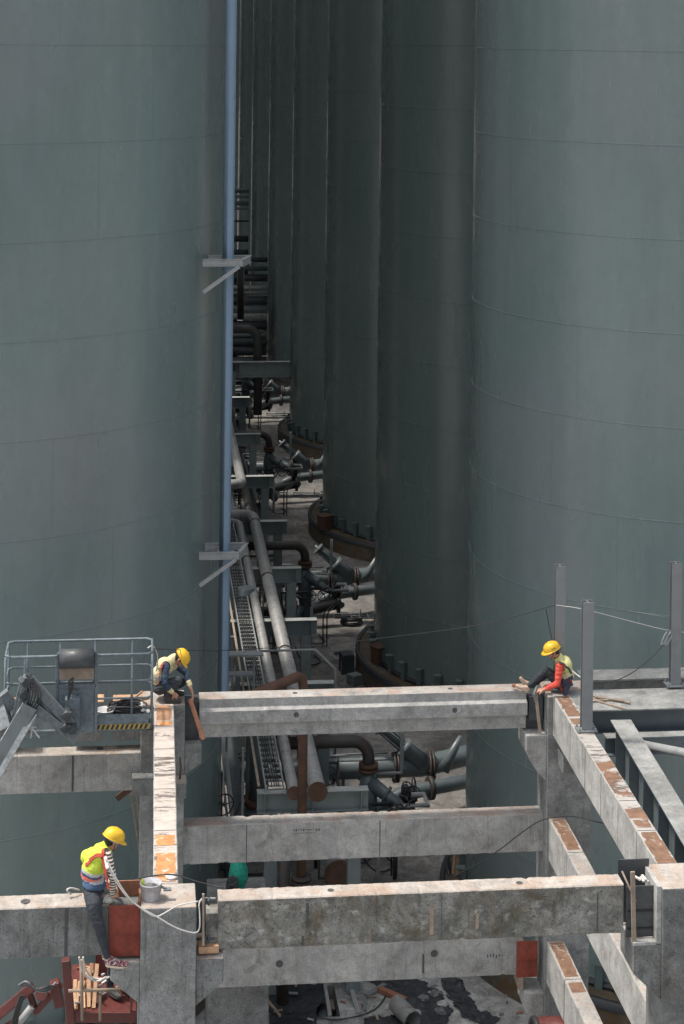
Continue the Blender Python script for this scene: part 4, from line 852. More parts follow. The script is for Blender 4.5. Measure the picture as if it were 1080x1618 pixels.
# ================================================================ RED LIFT below, bottom left
YD = 24.6
t = thing('boom_lift', 'red lift platform loaded with timber below the sitting worker', 'boom lift', at(155, 1600, YD))
mb = MB()
a, b = at(104, 1515, YD), at(113, 1625, YD); mb.bar(a, b, .11, .12, (0, 1, 0)); c, d = at(208, 1570, YD + .5), at(207, 1625, YD + .5); mb.bar(at(208, 1560, YD), at(206, 1630, YD), .035, .05, (0, 1, 0))
mb.bar(at(104, 1606, YD), at(215, 1606, YD), .06, .14); build(mb, 'frame', 'redmach', t, .01)
mb = MB(); mb.tube([at(108, 1565, YD - .1), at(190, 1563, YD - .1)], .022, 8); mb.tube([at(128, 1516, YD - .1), at(130, 1612, YD - .1)], .022, 8); mb.tube([at(158, 1570, YD - .1), at(158, 1612, YD - .1)], .02, 8); build(mb, 'guard_rail', 'wood_grey', t)
mb = MB(); a, b = at(108, 1612, YD), at(215, 1612, YD); mb.box((a.x, YD + .1, a.z - .04), (b.x, YD + 1.5, a.z - .01)); build(mb, 'platform', 'redmach', t)
zpl = a.z
mb = MB(); mb.box((at(150, 1600, YD + 1.2).x, YD + 1.15, zpl), (at(170, 1600, YD + 1.2).x, YD + 1.2, zpl + .9)); build(mb, 'side_panel', 'redmach', t)
rnd = random.Random(4)
for k in range(10):
    x = a.x + .06 + k * .033; top_ = zpl + .10 + rnd.random() * .32; mb = MB(); mb.bar((x, YD + .25 + rnd.random() * .3, zpl), (x + rnd.uniform(-.05, .09), YD + .7, top_), .05, .03, (0, 1, 0)); one(mb, 'timber_plank', 'wood', 'pale plank in the upright stack on the red platform', 'plank', 'planks on the red platform', .004)
rnd = random.Random(8)
for k in range(22):      # offcuts on the red platform
    x = a.x + .05 + rnd.random() * .72; y = YD + .3 + rnd.random() * .9; mb = MB(); d_ = V((rnd.uniform(-1, 1), rnd.uniform(-1, 1), rnd.uniform(.0, .5))).normalized() * rnd.uniform(.06, .2)
    p = V((x, y, zpl + .03 + rnd.random() * .08)); mb.bar(p, p + d_, rnd.uniform(.02, .05), .02); one(mb, 'wood_offcut', rnd.choice(('wood', 'wood_grey', 'wood_red', 'rope', 'steel_l')), 'small offcut among the litter on the floor of the red platform', 'offcut', 'offcuts on the red platform')
t = thing('boom_lift', 'red articulated boom with hydraulic hoses at the bottom left corner', 'boom lift', at(40, 1610, 25.4))
mb = MB(); mb.bar(at(-20, 1618, 25.3), at(52, 1558, 25.3), .13, .16, (0, -1, .5)); mb.bar(at(-20, 1640, 25.4), at(40, 1600, 25.4), .07, .10, (0, -1, .5)); build(mb, 'lower_arm', 'redmach', t, .015)
mb = MB(); mb.bar(at(40, 1552, 25.35), at(58, 1600, 25.35), .08, .10, (0, -1, .4)); mb.bar(at(58, 1597, 25.3), at(96, 1555, 25.3), .09, .12, (0, -1, .4)); mb.bar(at(86, 1550, 25.3), at(94, 1588, 25.3), .13, .16, (0, -1, .2)); mb.tube([at(66, 1570, 25.1), at(66, 1570, 25.6)], .09, 14); build(mb, 'knuckle', 'redmach', t, .012)
mb = MB(); mb.tube([at(28, 1618, 25.2), at(50, 1590, 25.2)], .05, 10); build(mb, 'hydraulic_ram', 'steel_l', t)
for k in range(6):
    mb = MB(); mb.tube(smoothpath([at(30 + 2 * k, 1556, 25.1), at(42 + k, 1548 + 2 * k, 25.0), at(55 + k, 1564, 25.0), at(74, 1568 - 2 * k, 25.0), at(88, 1552 + k, 25.1)]), .016, 6); build(mb, 'hose', 'cable' if k % 2 else 'boomw', t)
mb = MB(); 
for k in range(4): mb.tube(smoothpath([at(18 + 3 * k, 1618, 25.0), at(24 + 2 * k, 1596, 25.0), at(32 + 2 * k, 1572, 25.0)]), .014, 6)
build(mb, 'hose', 'cable', t)

# ================================================================ SMALL THINGS near left column
c = atz(238, 1421, 8.0); bk = bucket((c.x, c.y + .02, 8.0), .135, .20, 'bucket', 'bucket', 'mortar-stained grey bucket on the near left column')
mb = MB(); mb.lathe([(.001, .02), (.11, .025), (.115, .15), (.001, .165)], (c.x, c.y + .02, 8.0), 20); build(mb, 'mortar', 'conc_dark', bk)
mb = MB(); c2 = V((c.x - .10, c.y + .02, 8.14)); mb.lathe([(.001, 0), (.022, 0), (.022, .09), (.013, .105), (.013, .12), (.001, .12)], c2, 12); one(mb, 'bottle', 'lime', 'small lime green bottle standing in the stained bucket', 'bottle')
mb = MB(); mb.bar((c.x + .02, c.y, 8.20), (c.x + .2, c.y - .02, 8.14), .03, .02); mb.box((c.x + .16, c.y - .05, 8.12), (c.x + .26, c.y + .02, 8.14)); one(mb, 'trowel', 'steel', 'small trowel lying across the stained bucket', 'trowel')
c = atz(270.5, 1386, 8.01); mb = MB(); mb.lathe([(.001, 0.004), (.075, .004), (.078, .02), (.02, .026), (.001, .026)], c, 24); one(mb, 'white_disc', 'white', 'round white lid on the pale girder behind the bucket', 'lid')
rope('safety_rope', 'pale double rope from the harness across the bucket column', [at(166, 1356, 23.1), at(178, 1385, 23.05), at(200, 1418, 23.0), at(225, 1436, 23.08), at(250, 1449, 23.1), at(275, 1465, 23.1), at(303, 1474, 23.12), at(315, 1472, 23.15), at(316, 1450, 23.15), at(313, 1418, 23.25), at(340, 1419, 23.4)], .0095, 'rope')
rope('rope', 'second pale rope looping up to the column corner', [at(168, 1356, 23.08), at(182, 1386, 23.0), at(204, 1420, 22.98), at(226, 1438, 23.05), at(246, 1450, 23.1), at(262, 1441, 23.12), at(280, 1430, 23.14), at(312, 1424, 23.2)], .0085, 'rope')
rope('cable', 'thin dark cable crossing the pale girder behind the bucket', [at(194, 1400, 23.95), at(216, 1389, 24), at(240, 1383, 24.1), at(276, 1380, 24.0), at(300, 1390, 23.95), at(340, 1400, 23.9), at(352, 1402, 23.8)], .009, 'cable', 'cable')
rope('cable', 'loose loop of grey rope at the left of the sitting worker', [at(112, 1412, 23.6), at(104, 1406, 23.55), at(112, 1402, 23.6), at(125, 1406, 23.65)], .012, 'rope', 'rope')
for k, (x0, lb) in enumerate(((125, 'outer'), (131, 'inner'))):
    rope('rope', lb + ' pale rope loop hanging below the near left beam', [at(x0, 1512, 23.8), at(x0 + 3, 1530, 24.0), at(x0 + 13, 1545, 24.1), at(x0 + 30, 1551 - 4 * k, 24.1), at(x0 + 42, 1543, 24.0)], .013, 'rope')
mb = MB(); c = at(170, 1424, 23.42); mb.smooth = True
for q in range(7): a_ = q * .9; mb.tube([c + V((.06 * math.cos(a_), .04 * math.sin(a_), 0)), c + V((.02 * math.cos(a_), .02 * math.sin(a_), .06))], [.035, .02], 8)
one(mb, 'cleaning_rag', 'rope', 'crumpled pale rag under the hands of the sitting worker', 'rag')
# ladder at left behind far column
t = thing('wooden_ladder', 'narrow rusty ladder leaning behind the far left column', 'ladder', at(218, 1340, 31.3))
mb = MB()
for d in (0, 9): mb.bar(at(205 + d, 1243, 31.3), at(220 + d * .6, 1345, 31.3), .03, .05, (0, 1, 0))
build(mb, 'stile', 'wood_grey', t)
mb = MB()
for k in range(5): a_ = k / 4.5; mb.bar(at(205 + 15 * a_, 1252 + 90 * a_, 31.3), at(214 + 12 * a_, 1246 + 90 * a_, 31.3), .02, .03, (0, 1, 0))
build(mb, 'rung', 'wood_grey', t)
mb = MB(); mb.bar(at(184, 1262, 31), at(205, 1246, 31), .1, .03, (0, 1, 0)); one(mb, 'steel_bracket', 'rust', 'small dark bracket under the lower left beam', 'bracket')
# green net bundle
t = thing('net_bundle', 'bundle of black cable wrapped in bright green netting below the middle beam', 'netting', atz(374, 1400, 2.2))
c = at(372, 1385, 34.0)
mb = MB(); mb.smooth = True
def blob(mb, c, rx, ry, rz, seed, amp=.18, n=20, m=12):
    vs = []; fs = []
    for i in range(m + 1):
        for k in range(n):
            th, ph = PI * i / m, 2 * PI * k / n; d = V((math.sin(th) * math.cos(ph), math.sin(th) * math.sin(ph), math.cos(th)))
            q = 1 + amp * noise.noise(d * 2.6 + V((seed, 0, 0))) + amp * .5 * noise.noise(d * 7 + V((seed, 3, 0))); vs.append(V(c) + V((d.x * rx, d.y * ry, d.z * rz)) * q)
    for i in range(m):
        for k in range(n): fs.append((i * n + k, i * n + (k + 1) % n, (i + 1) * n + (k + 1) % n, (i + 1) * n + k))
    mb.add(vs, fs)
blob(mb, c + V((.06, .1, .02)), .17, .3, .3, 3); build(mb, 'net', 'green', t)
mb = MB()
for k in range(12): mb.tube([c + V((-.08 + .10 * math.cos(a_ * PI / 6), -.22 - .01 * k, -.08 + .20 * math.sin(a_ * PI / 6 + .3 * k) - .01 * k)) for a_ in range(13)], .015, 5)
build(mb, 'cable', 'cable', t)
mb = MB(); mb.box((c.x - .5, c.y - .6, 0), (c.x + .6, c.y + .8, c.z - .38)); one(mb, 'plinth', 'conc_dark', 'low dark concrete plinth under the green net bundle', 'plinth', bevel=.02)

# ================================================================ FLOOR at the bottom
def sheet(name, label, outline, z, mat, cat, amp=.03, grp=None):     # crumpled sheet from a pixel outline on the ground
    pts = [atz(x, y, 0) for x, y in outline]; xs_ = [p.x for p in pts]; ys_ = [p.y for p in pts]
    def inside(x, y):
        c_ = False; n = len(pts)
        for i in range(n):
            a, b = pts[i], pts[(i + 1) % n]
            if (a.y > y) != (b.y > y) and x < (b.x - a.x) * (y - a.y) / (b.y - a.y) + a.x: c_ = not c_
        return c_
    st = .035; mb = MB(); mb.smooth = True; idx = {}; vs = []; fs = []
    nx, ny = int((max(xs_) - min(xs_)) / st) + 2, int((max(ys_) - min(ys_)) / st) + 2
    def vid(i, j):
        if (i, j) not in idx:
            x, y = min(xs_) + i * st, min(ys_) + j * st; q = noise.noise(V((x * 2.5, y * 2.5, z))) ; r_ = abs(noise.noise(V((x * 6, y * 6, 2))))
            x += noise.noise(V((x * 9, y * 9, 7))) * .03; y += noise.noise(V((x * 9, y * 9, 3))) * .03
            idx[(i, j)] = len(vs); vs.append((x, y, z + .006 + amp * max(0, q) + amp * r_))
        return idx[(i, j)]
    for i in range(nx):
        for j in range(ny):
            x, y = min(xs_) + (i + .5) * st, min(ys_) + (j + .5) * st
            e = noise.noise(V((x * 5, y * 5, 1))) * .1
            if inside(x + e, y + e): fs.append((vid(i, j), vid(i + 1, j), vid(i + 1, j + 1), vid(i, j + 1)))
    mb.add(vs, fs); mb2 = mb
    o = one(mb2, name, mat, label, cat, grp); s = o.modifiers.new('thick', 'SOLIDIFY'); s.thickness = .012; s.offset = 1; return o
sheet('plastic_sheet', 'black sheet on the floor left of the pit, with a rod on it', [(415, 1545), (450, 1552), (510, 1556), (512, 1580), (498, 1600), (505, 1640), (430, 1640), (425, 1600), (400, 1570)], 0, 'tar', 'plastic sheet')
sheet('plastic_sheet', 'black crumpled sheet behind the grey tube', [(575, 1545), (655, 1545), (700, 1575), (712, 1600), (700, 1640), (650, 1640), (630, 1618), (655, 1600), (610, 1570)], 0, 'tar', 'plastic sheet', .06)
sheet('plastic_sheet', 'black sheet trailing to the lower right with a crumpled tip', [(695, 1545), (728, 1548), (740, 1572), (755, 1595), (790, 1612), (770, 1625), (735, 1610), (712, 1580), (700, 1560)], 0, 'tar', 'plastic sheet', .09)
sheet('plastic_sheet', 'small black sheet at the very bottom centre', [(575, 1612), (600, 1605), (640, 1612), (650, 1640), (570, 1640)], 0, 'tar', 'plastic sheet', .05)
def stick(name, label, a, b, w, h, mat, cat, zz=.03, dz=0.0): mb = MB(); mb.bar(atz(*a, zz), atz(*b, zz + dz), w, h); return one(mb, name, mat, label, cat, bevel=.004)
stick('timber_pole', 'long pale pole lying slanted across the black sheet', (400, 1552), (442, 1605), .05, .045, 'wood_grey', 'pole', .06)
stick('timber_board', 'short brown board lying at the bottom left of the floor', (325, 1600), (370, 1600), .10, .03, 'wood_red', 'board', .03)
stick('pit_kerb', 'pale steel angle along the left edge of the pit', (513, 1556), (521, 1604), .07, .05, 'steel_l', 'steel angle', .03)
stick('pit_kerb', 'pale steel angle along the right edge of the pit', (552, 1553), (566, 1600), .09, .05, 'steel_l', 'steel angle', .03)
stick('steel_channel', 'grey steel channel lying slanted right of the pit', (578, 1573), (608, 1555), .10, .05, 'steel', 'channel', .04)
stick('steel_channel', 'short grey flat bar standing off the channel right of the pit', (576, 1575), (576, 1596), .06, .04, 'steel', 'channel', .03)
stick('timber_beam', 'rusty brown timber between channel and grey tube', (598, 1562), (640, 1580), .12, .09, 'wood_red', 'timber', .06)
stick('steel_plate', 'small pale flat piece on the black sheet left of the pit', (440, 1567), (470, 1569), .06, .02, 'steel_l', 'plate', .10)
a, b = atz(626, 1585, .2), atz(652, 1612, .2); mb = MB(); d = (b - a).normalized()
mb.smooth = True; mb.tube([a, b], .17, 24, caps=False); mb.tube([b, a], .155, 24, caps=False); one(mb, 'steel_tube', 'gpipe', 'open grey steel tube lying on the black sheet', 'tube')
mb = MB(); c = V(((PX0 + PX1) / 2, 35.9, -.35)); mb.tube([c + V((0, -.5, 0)), c + V((0, .25, 0))], .2, 20); one(mb, 'buried_pipe', 'tpipe', 'grey pipe lying inside the floor pit', 'pipe')
mb = MB(); mb.box((PX0 + .02, 36.1, -.28), (PX1 - .02, 36.45, -.24)); one(mb, 'pit_plank', 'wood_grey', 'dark plank across the back of the floor pit', 'plank')
rnd = random.Random(2)
for k, (x_, y_) in enumerate(((688, 1570), (700, 1586), (668, 1578), (655, 1600), (695, 1598))):
    mb = MB(); c = atz(x_, y_, .04); blob(mb, c, .12, .1, .07, k, .5, 10, 7); mb.sm = [False] * len(mb.sm); one(mb, 'rubble', 'conc' if k % 2 else 'conc_dark', ['broken concrete lump at the edge of the black sheet', 'pale rag lump between the two black sheets', 'grey lump on the crumpled sheet behind the tube', 'small pale lump at the bottom beside the tube', 'grey lump nearest the trailing sheet'][k], 'rubble')
rnd = random.Random(77)
for k in range(46):      # scattered litter on the near floor slab
    c = atz(rnd.uniform(330, 830), rnd.uniform(1550, 1618), .0); 
    if PX0 - .1 < c.x < PX1 + .1 and PY0 - .1 < c.y < PY1 + .1: continue
    mb = MB(); a_ = rnd.random() * 6.3; L_ = rnd.uniform(.04, .22); c.z = .012 if c.x < 2 or c.x > 4.2 else .05
    mb.bar(c, c + V((math.cos(a_) * L_, math.sin(a_) * L_, rnd.uniform(0, .03))), rnd.uniform(.02, .06), rnd.uniform(.012, .03)); one(mb, 'debris_piece', rnd.choice(('wood_grey', 'conc', 'conc_dark', 'basket_d', 'wood_red', 'steel')), 'small scrap piece scattered on the floor slab below the beams', 'debris', 'scraps scattered on the floor slab')
rope('cable', 'thin black cable snaking over the floor slab beside the pit', [atz(470, 1618, .05), atz(500, 1606, .03), atz(530, 1612, .03), atz(575, 1603, .03), atz(600, 1590, .03), atz(615, 1560, .03)], .012, 'cable', 'cable')
# expansion joints in the floor
mb = MB(); mb.bar(atz(400, 1556, .006), atz(425, 1640, .006), .03, .006); one(mb, 'floor_joint', 'seam', 'dark joint line in the floor left of the black sheet', 'joint')
# box and cluttered timber behind right part, seen under the middle beam
a = at(683, 1361, 42.5); mb = MB(); mb.box((a.x - .22, 42.4, a.z - .2), (a.x + .2, 42.7, a.z + .14)); mb.box((a.x - .18, 42.39, a.z - .16), (a.x + .16, 42.41, a.z + .1)); mb.tube([(a.x + .2, 42.5, a.z + .08), (a.x + .5, 42.5, a.z + .08)], .03, 6); mb.tube([(a.x, 42.5, a.z - .2), (a.x, 42.5, 0)], .03, 6); one(mb, 'junction_box', 'steel', 'grey electric box on a stand seen under the middle beam', 'electric box')
mb = MB(); p = atz(622, 1388, 0)
mb.tube([at(622, 1340, 41.0), at(622, 1400, 41.0)], .03, 6); mb.tube([at(625, 1340, 41.0), at(625, 1400, 41.0)], .02, 6); mb.tube([at(622, 1400, 41.0), V((at(622, 1400, 41.0).x, 41, 0))], .03, 6); one(mb, 'conduit', 'valve', 'pair of thin dark conduits standing under the middle beam', 'conduit')
t = thing('scrap_bundle', 'bundle of broken timber and dark bars leaning by the right tank', 'scrap', atz(716, 1400, 0))
rnd = random.Random(12)
for k in range(12):
    mb = MB(); a = at(704 + rnd.random() * 26, 1392 + rnd.random() * 10, 39.5); b = at(704 + rnd.random() * 28, 1345 + rnd.random() * 20, 39.9); mb.bar(V((a.x, a.y, a.z - 1.2)), b, .05, .03); build(mb, 'stick', 'wood' if k % 3 == 0 else ('basket_d' if k % 3 == 1 else 'wood_grey'), t)
# bottom right red vessel under the lowest girder
t = thing('red_vessel', 'dark red round vessel end below the lowest girder at the bottom right', 'vessel', (7.0, 29.3, 2.2))
mb = MB(); mb.smooth = True; mb.tube([(6.6, 29.3, 2.62), (7.62, 29.3, 2.62)], .42, 30); build(mb, 'shell', 'redmach', t)
mb = MB(); mb.torus((6.6, 29.3, 2.62), (1, 0, 0), .40, .05, 30, 8); build(mb, 'rim', 'black', t)
for x_ in (6.85, 7.4):
    mb = MB(); mb.box((x_ - .06, 28.95, 0), (x_ + .06, 29.65, 2.4)); build(mb, 'saddle', 'basket_d', t)
#PERSONS
# ================================================================ PEOPLE
def prim_cone(mb, a, b, ra, rb):
    a, b = V(a), V(b); d = b - a; L = d.length
    if L < 1e-5: d = V((0, 0, 1)); L = 1e-5
    d.normalize(); P = []; Q = []
    for k in range(5): t_ = PI / 2 * (1 - k / 5); P.append((a - d * ra * math.sin(t_), max(ra * math.cos(t_), .0004)))
    P.append((a, ra)); P.append((b, rb))
    for k in range(1, 6): t_ = PI / 2 * k / 5; P.append((b + d * rb * math.sin(t_), max(rb * math.cos(t_), .0004)))
    o = d.orthogonal().normalized(); c = d.cross(o); n = 16; vs = []; fs = []
    for p, r in P:
        for k in range(n): vs.append(p + (o * math.cos(2 * PI * k / n) + c * math.sin(2 * PI * k / n)) * r)
    for i in range(len(P) - 1):
        for k in range(n): fs.append((i * n + k, i * n + (k + 1) % n, (i + 1) * n + (k + 1) % n, (i + 1) * n + k))
    fs.append(tuple(range(n))[::-1]); fs.append(tuple(range((len(P) - 1) * n, len(P) * n))); mb.add(vs, fs)
def prim_ell(mb, c, ax):       # ax: three scaled axes
    vs = []; fs = []; n, m = 20, 12
    for i in range(m + 1):
        for k in range(n):
            th, ph = max(.02, min(PI - .02, PI * i / m)), 2 * PI * k / n
            vs.append(V(c) + ax[0] * math.sin(th) * math.cos(ph) + ax[1] * math.sin(th) * math.sin(ph) + ax[2] * math.cos(th))
    for i in range(m):
        for k in range(n): fs.append((i * n + k, i * n + (k + 1) % n, (i + 1) * n + (k + 1) % n, (i + 1) * n + k))
    fs.append(tuple(range(n))[::-1]); fs.append(tuple(range(m * n, m * n + n))); mb.add(vs, fs)
class Fig:
    def __init__(s): s.p = []
    def cone(s, a, b, ra, rb, tag_): s.p.append(('c', V(a), V(b), ra, rb, tag_)); return s
    def limb(s, pts, rs, tag_):
        for i in range(len(pts) - 1): s.cone(pts[i], pts[i + 1], rs[i], rs[i + 1], tag_ if isinstance(tag_, str) else tag_[i])
    def ell(s, c, x, y, z, rx, ry, rz, tag_):
        s.p.append(('e', V(c), (V(x).normalized() * rx, V(y).normalized() * ry, V(z).normalized() * rz), 0, 0, tag_))
    def sdf(s, q, pr):
        if pr[0] == 'c':
            a, b = pr[1], pr[2]; d = b - a; t = max(0, min(1, (q - a).dot(d) / max(d.length_squared, 1e-9))); return (q - a - d * t).length - (pr[3] + (pr[4] - pr[3]) * t)
        k = V([(q - pr[1]).dot(a_) / a_.length_squared for a_ in pr[2]]); l = k.length; return (l - 1) * min(a_.length for a_ in pr[2])
    def head(s, c, f, u, tag_='skin', dark='hair', sc=1.0):
        f = V(f).normalized(); u = (V(u) - f * V(u).dot(f)).normalized(); r = f.cross(u); s.hf, s.hu, s.hr, s.hc = f, u, r, V(c); c = V(c)
        s.ell(c + u * .025 * sc - f * .012, r, f, u, .076 * sc, .092 * sc, .090 * sc, tag_); s.ell(c - u * .045 * sc + f * .022, r, f, u, .057 * sc, .066 * sc, .072 * sc, tag_)
        s.cone(c + f * .082 * sc + u * .008, c + f * .104 * sc - u * .022, .010, .015, tag_); s.cone(c + f * .078 * sc - u * .098 * sc, c + f * .06 - u * .098 * sc, .020, .022, tag_)
        s.cone(c + f * .083 * sc - u * .058 * sc - r * .015, c + f * .083 * sc - u * .058 * sc + r * .015, .010, .010, 'lip')
        for g in (-1, 1):
            s.ell(c + r * g * .079 * sc - u * .012 - f * .008, r, f, u, .012, .020, .032, tag_); s.cone(c + r * g * .030 + f * .080 * sc + u * .012, c + r * g * .034 + f * .079 * sc + u * .012, .0085, .0085, dark)
            s.cone(c + r * g * .018 + f * .084 * sc + u * .030, c + r * g * .044 + f * .078 * sc + u * .030, .006, .005, dark)
    def hand(s, w, d, n, side=1, curl=.5, tag_='skin', spread=.3):      # w wrist, d pointing direction, n palm normal
        w = V(w); d = V(d).normalized(); n = (V(n) - d * V(n).dot(d)).normalized(); a = d.cross(n) * side
        s.ell(w + d * .048, a, n, d, .041, .017, .056, tag_); s.cone(w - d * .02, w + d * .02, .027, .026, tag_)
        for k, (o, L) in enumerate(((-.030, .072), (-.010, .082), (.011, .077), (.031, .060))):
            b = w + d * .088 + a * o; dd = (d + a * o * spread * 12 * .3).normalized(); cu = curl * (1 + .12 * k)
            p1 = b + (dd * math.cos(cu * .6) + n * math.sin(cu * .6)) * L * .5; p2 = p1 + (dd * math.cos(cu * 1.5) + n * math.sin(cu * 1.5)) * L * .3; p3 = p2 + (dd * math.cos(cu * 2.2) + n * math.sin(cu * 2.2)) * L * .24
            s.limb([b - d * .02, p1, p2, p3], [.0100, .0092, .0085, .0075], tag_)
        b = w + d * .028 - a * .030; p1 = b + (-a * .75 + d * .6 + n * .2).normalized() * .038; p2 = p1 + (-a * .35 + d * .8 + n * .45).normalized() * .032; s.limb([w + d * .03 - a * .012, b, p1, p2], [.016, .0145, .012, .0095], tag_)
    def foot(s, h, d, n, tag_='barefoot', toes=True):      # h heel centre, d toe direction, n up (instep)
        h = V(h); d = V(d).normalized(); n = (V(n) - d * V(n).dot(d)).normalized(); a = d.cross(n)
        s.limb([h, h + d * .08, h + d * .155, h + d * .19], [.036, .034, .033, .028], tag_); s.cone(h + n * .05 + d * .02, h + d * .11 + n * .012, .038, .028, tag_); s.ell(h + d * .15, a, d, n, .046, .05, .022, tag_)
        if toes:
            for k in range(5): b = h + d * (.185 - .006 * k) + a * (-.034 + .017 * k); s.cone(b, b + d * (.032 - .004 * k), .0125 if k == 0 else .009, .011 if k == 0 else .0075, tag_)
def bake(fig, vox, sm=3):
    mb = MB()
    for pr in fig.p:
        if pr[0] == 'c': prim_cone(mb, pr[1], pr[2], pr[3], pr[4])
        else: prim_ell(mb, pr[1], pr[2])
    me = bpy.data.meshes.new('tmp'); me.from_pydata(mb.v, [], mb.f)
    bm = bmesh.new(); bm.from_mesh(me); bmesh.ops.recalc_face_normals(bm, faces=bm.faces); bm.to_mesh(me); bm.free()
    o = bpy.data.objects.new('tmp', me); C.objects.link(o)
    r = o.modifiers.new('r', 'REMESH'); r.mode = 'VOXEL'; r.voxel_size = vox; r.use_smooth_shade = True
    s = o.modifiers.new('s', 'SMOOTH'); s.factor = .5; s.iterations = sm
    dg = bpy.context.evaluated_depsgraph_get(); out = bpy.data.meshes.new_from_object(o.evaluated_get(dg)); bpy.data.objects.remove(o)
    return out
def person(label, loc, fig, mats, matfn=None, vox=.007, wrinkle=.008):
    t = thing('person', label, 'person', loc); me = bake(fig, vox); me.materials.clear()
    names = []; tags = []
    for p in me.polygons:
        q = p.center; best = min(fig.p, key=lambda pr: fig.sdf(q, pr)); tags.append(best[5])
    uniq = sorted(set(mats.values())); 
    for u in uniq: me.materials.append(M[u])
    for p, tg in zip(me.polygons, tags): m = mats[tg]; p.material_index = uniq.index(matfn(tg, p.center, m) if matfn else m)
    # cloth folds
    vt = {}
    for p, tg in zip(me.polygons, tags):
        for v in p.vertices: vt[v] = tg
    nr_ = [v.normal.copy() for v in me.vertices]
    for v in me.vertices:
        if vt.get(v.index) not in ('skin', 'lip', 'hair', 'barefoot'):
            q = v.co; k = noise.noise(V((q.x * 16, q.y * 16, q.z * 24))) + .6 * noise.noise(q * 38); v.co += nr_[v.index] * (k * wrinkle)
    org = V(loc)
    tri = BVHTree.FromPolygons([v.co.copy() for v in me.vertices], [tuple(p.vertices) for p in me.polygons])
    base = me.copy()
    for v in me.vertices: v.co -= org
    me.polygons.foreach_set('use_smooth', [True] * len(me.polygons))
    o = link('body', me, t); t['_'] = 0; del t['_']
    return t, base, tags, tri
def garment(t, base, tags, keep, name, matlist, matfn, off=.014, thick=.006):
    idx = [i for i, p in enumerate(base.polygons) if keep(tags[i], p.center)]
    used = sorted({v for i in idx for v in base.polygons[i].vertices}); mp = {v: k for k, v in enumerate(used)}; org = wloc(t)
    me = bpy.data.meshes.new(name); me.from_pydata([base.vertices[v].co + base.vertices[v].normal * off - org for v in used], [], [[mp[v] for v in base.polygons[i].vertices] for i in idx])
    for m in matlist: me.materials.append(M[m])
    for p, i in zip(me.polygons, idx): p.material_index = matfn(base.polygons[i].center); p.use_smooth = True
    o = link(name, me, t); s = o.modifiers.new('thick', 'SOLIDIFY'); s.thickness = thick; s.offset = 1; return o
def strapon(t, tri, pts, name, mat, wd=.04, off=.024, n=14):
    P = []
    pts = [V(p) for p in pts]
    for a, b in zip(pts, pts[1:]):
        for k in range(n): q = a.lerp(b, k / n); h = tri.find_nearest(q); P.append((h[0] + h[1] * off, h[1]))
    h = tri.find_nearest(pts[-1]); P.append((h[0] + h[1] * off, h[1]))
    mb = MB()
    for (a, n1), (b, n2) in zip(P, P[1:]):
        if (b - a).length > 1e-4: mb.bar(a, b + (b - a).normalized() * .004, wd, .006, n1)
    return build(mb, name, mat, t)
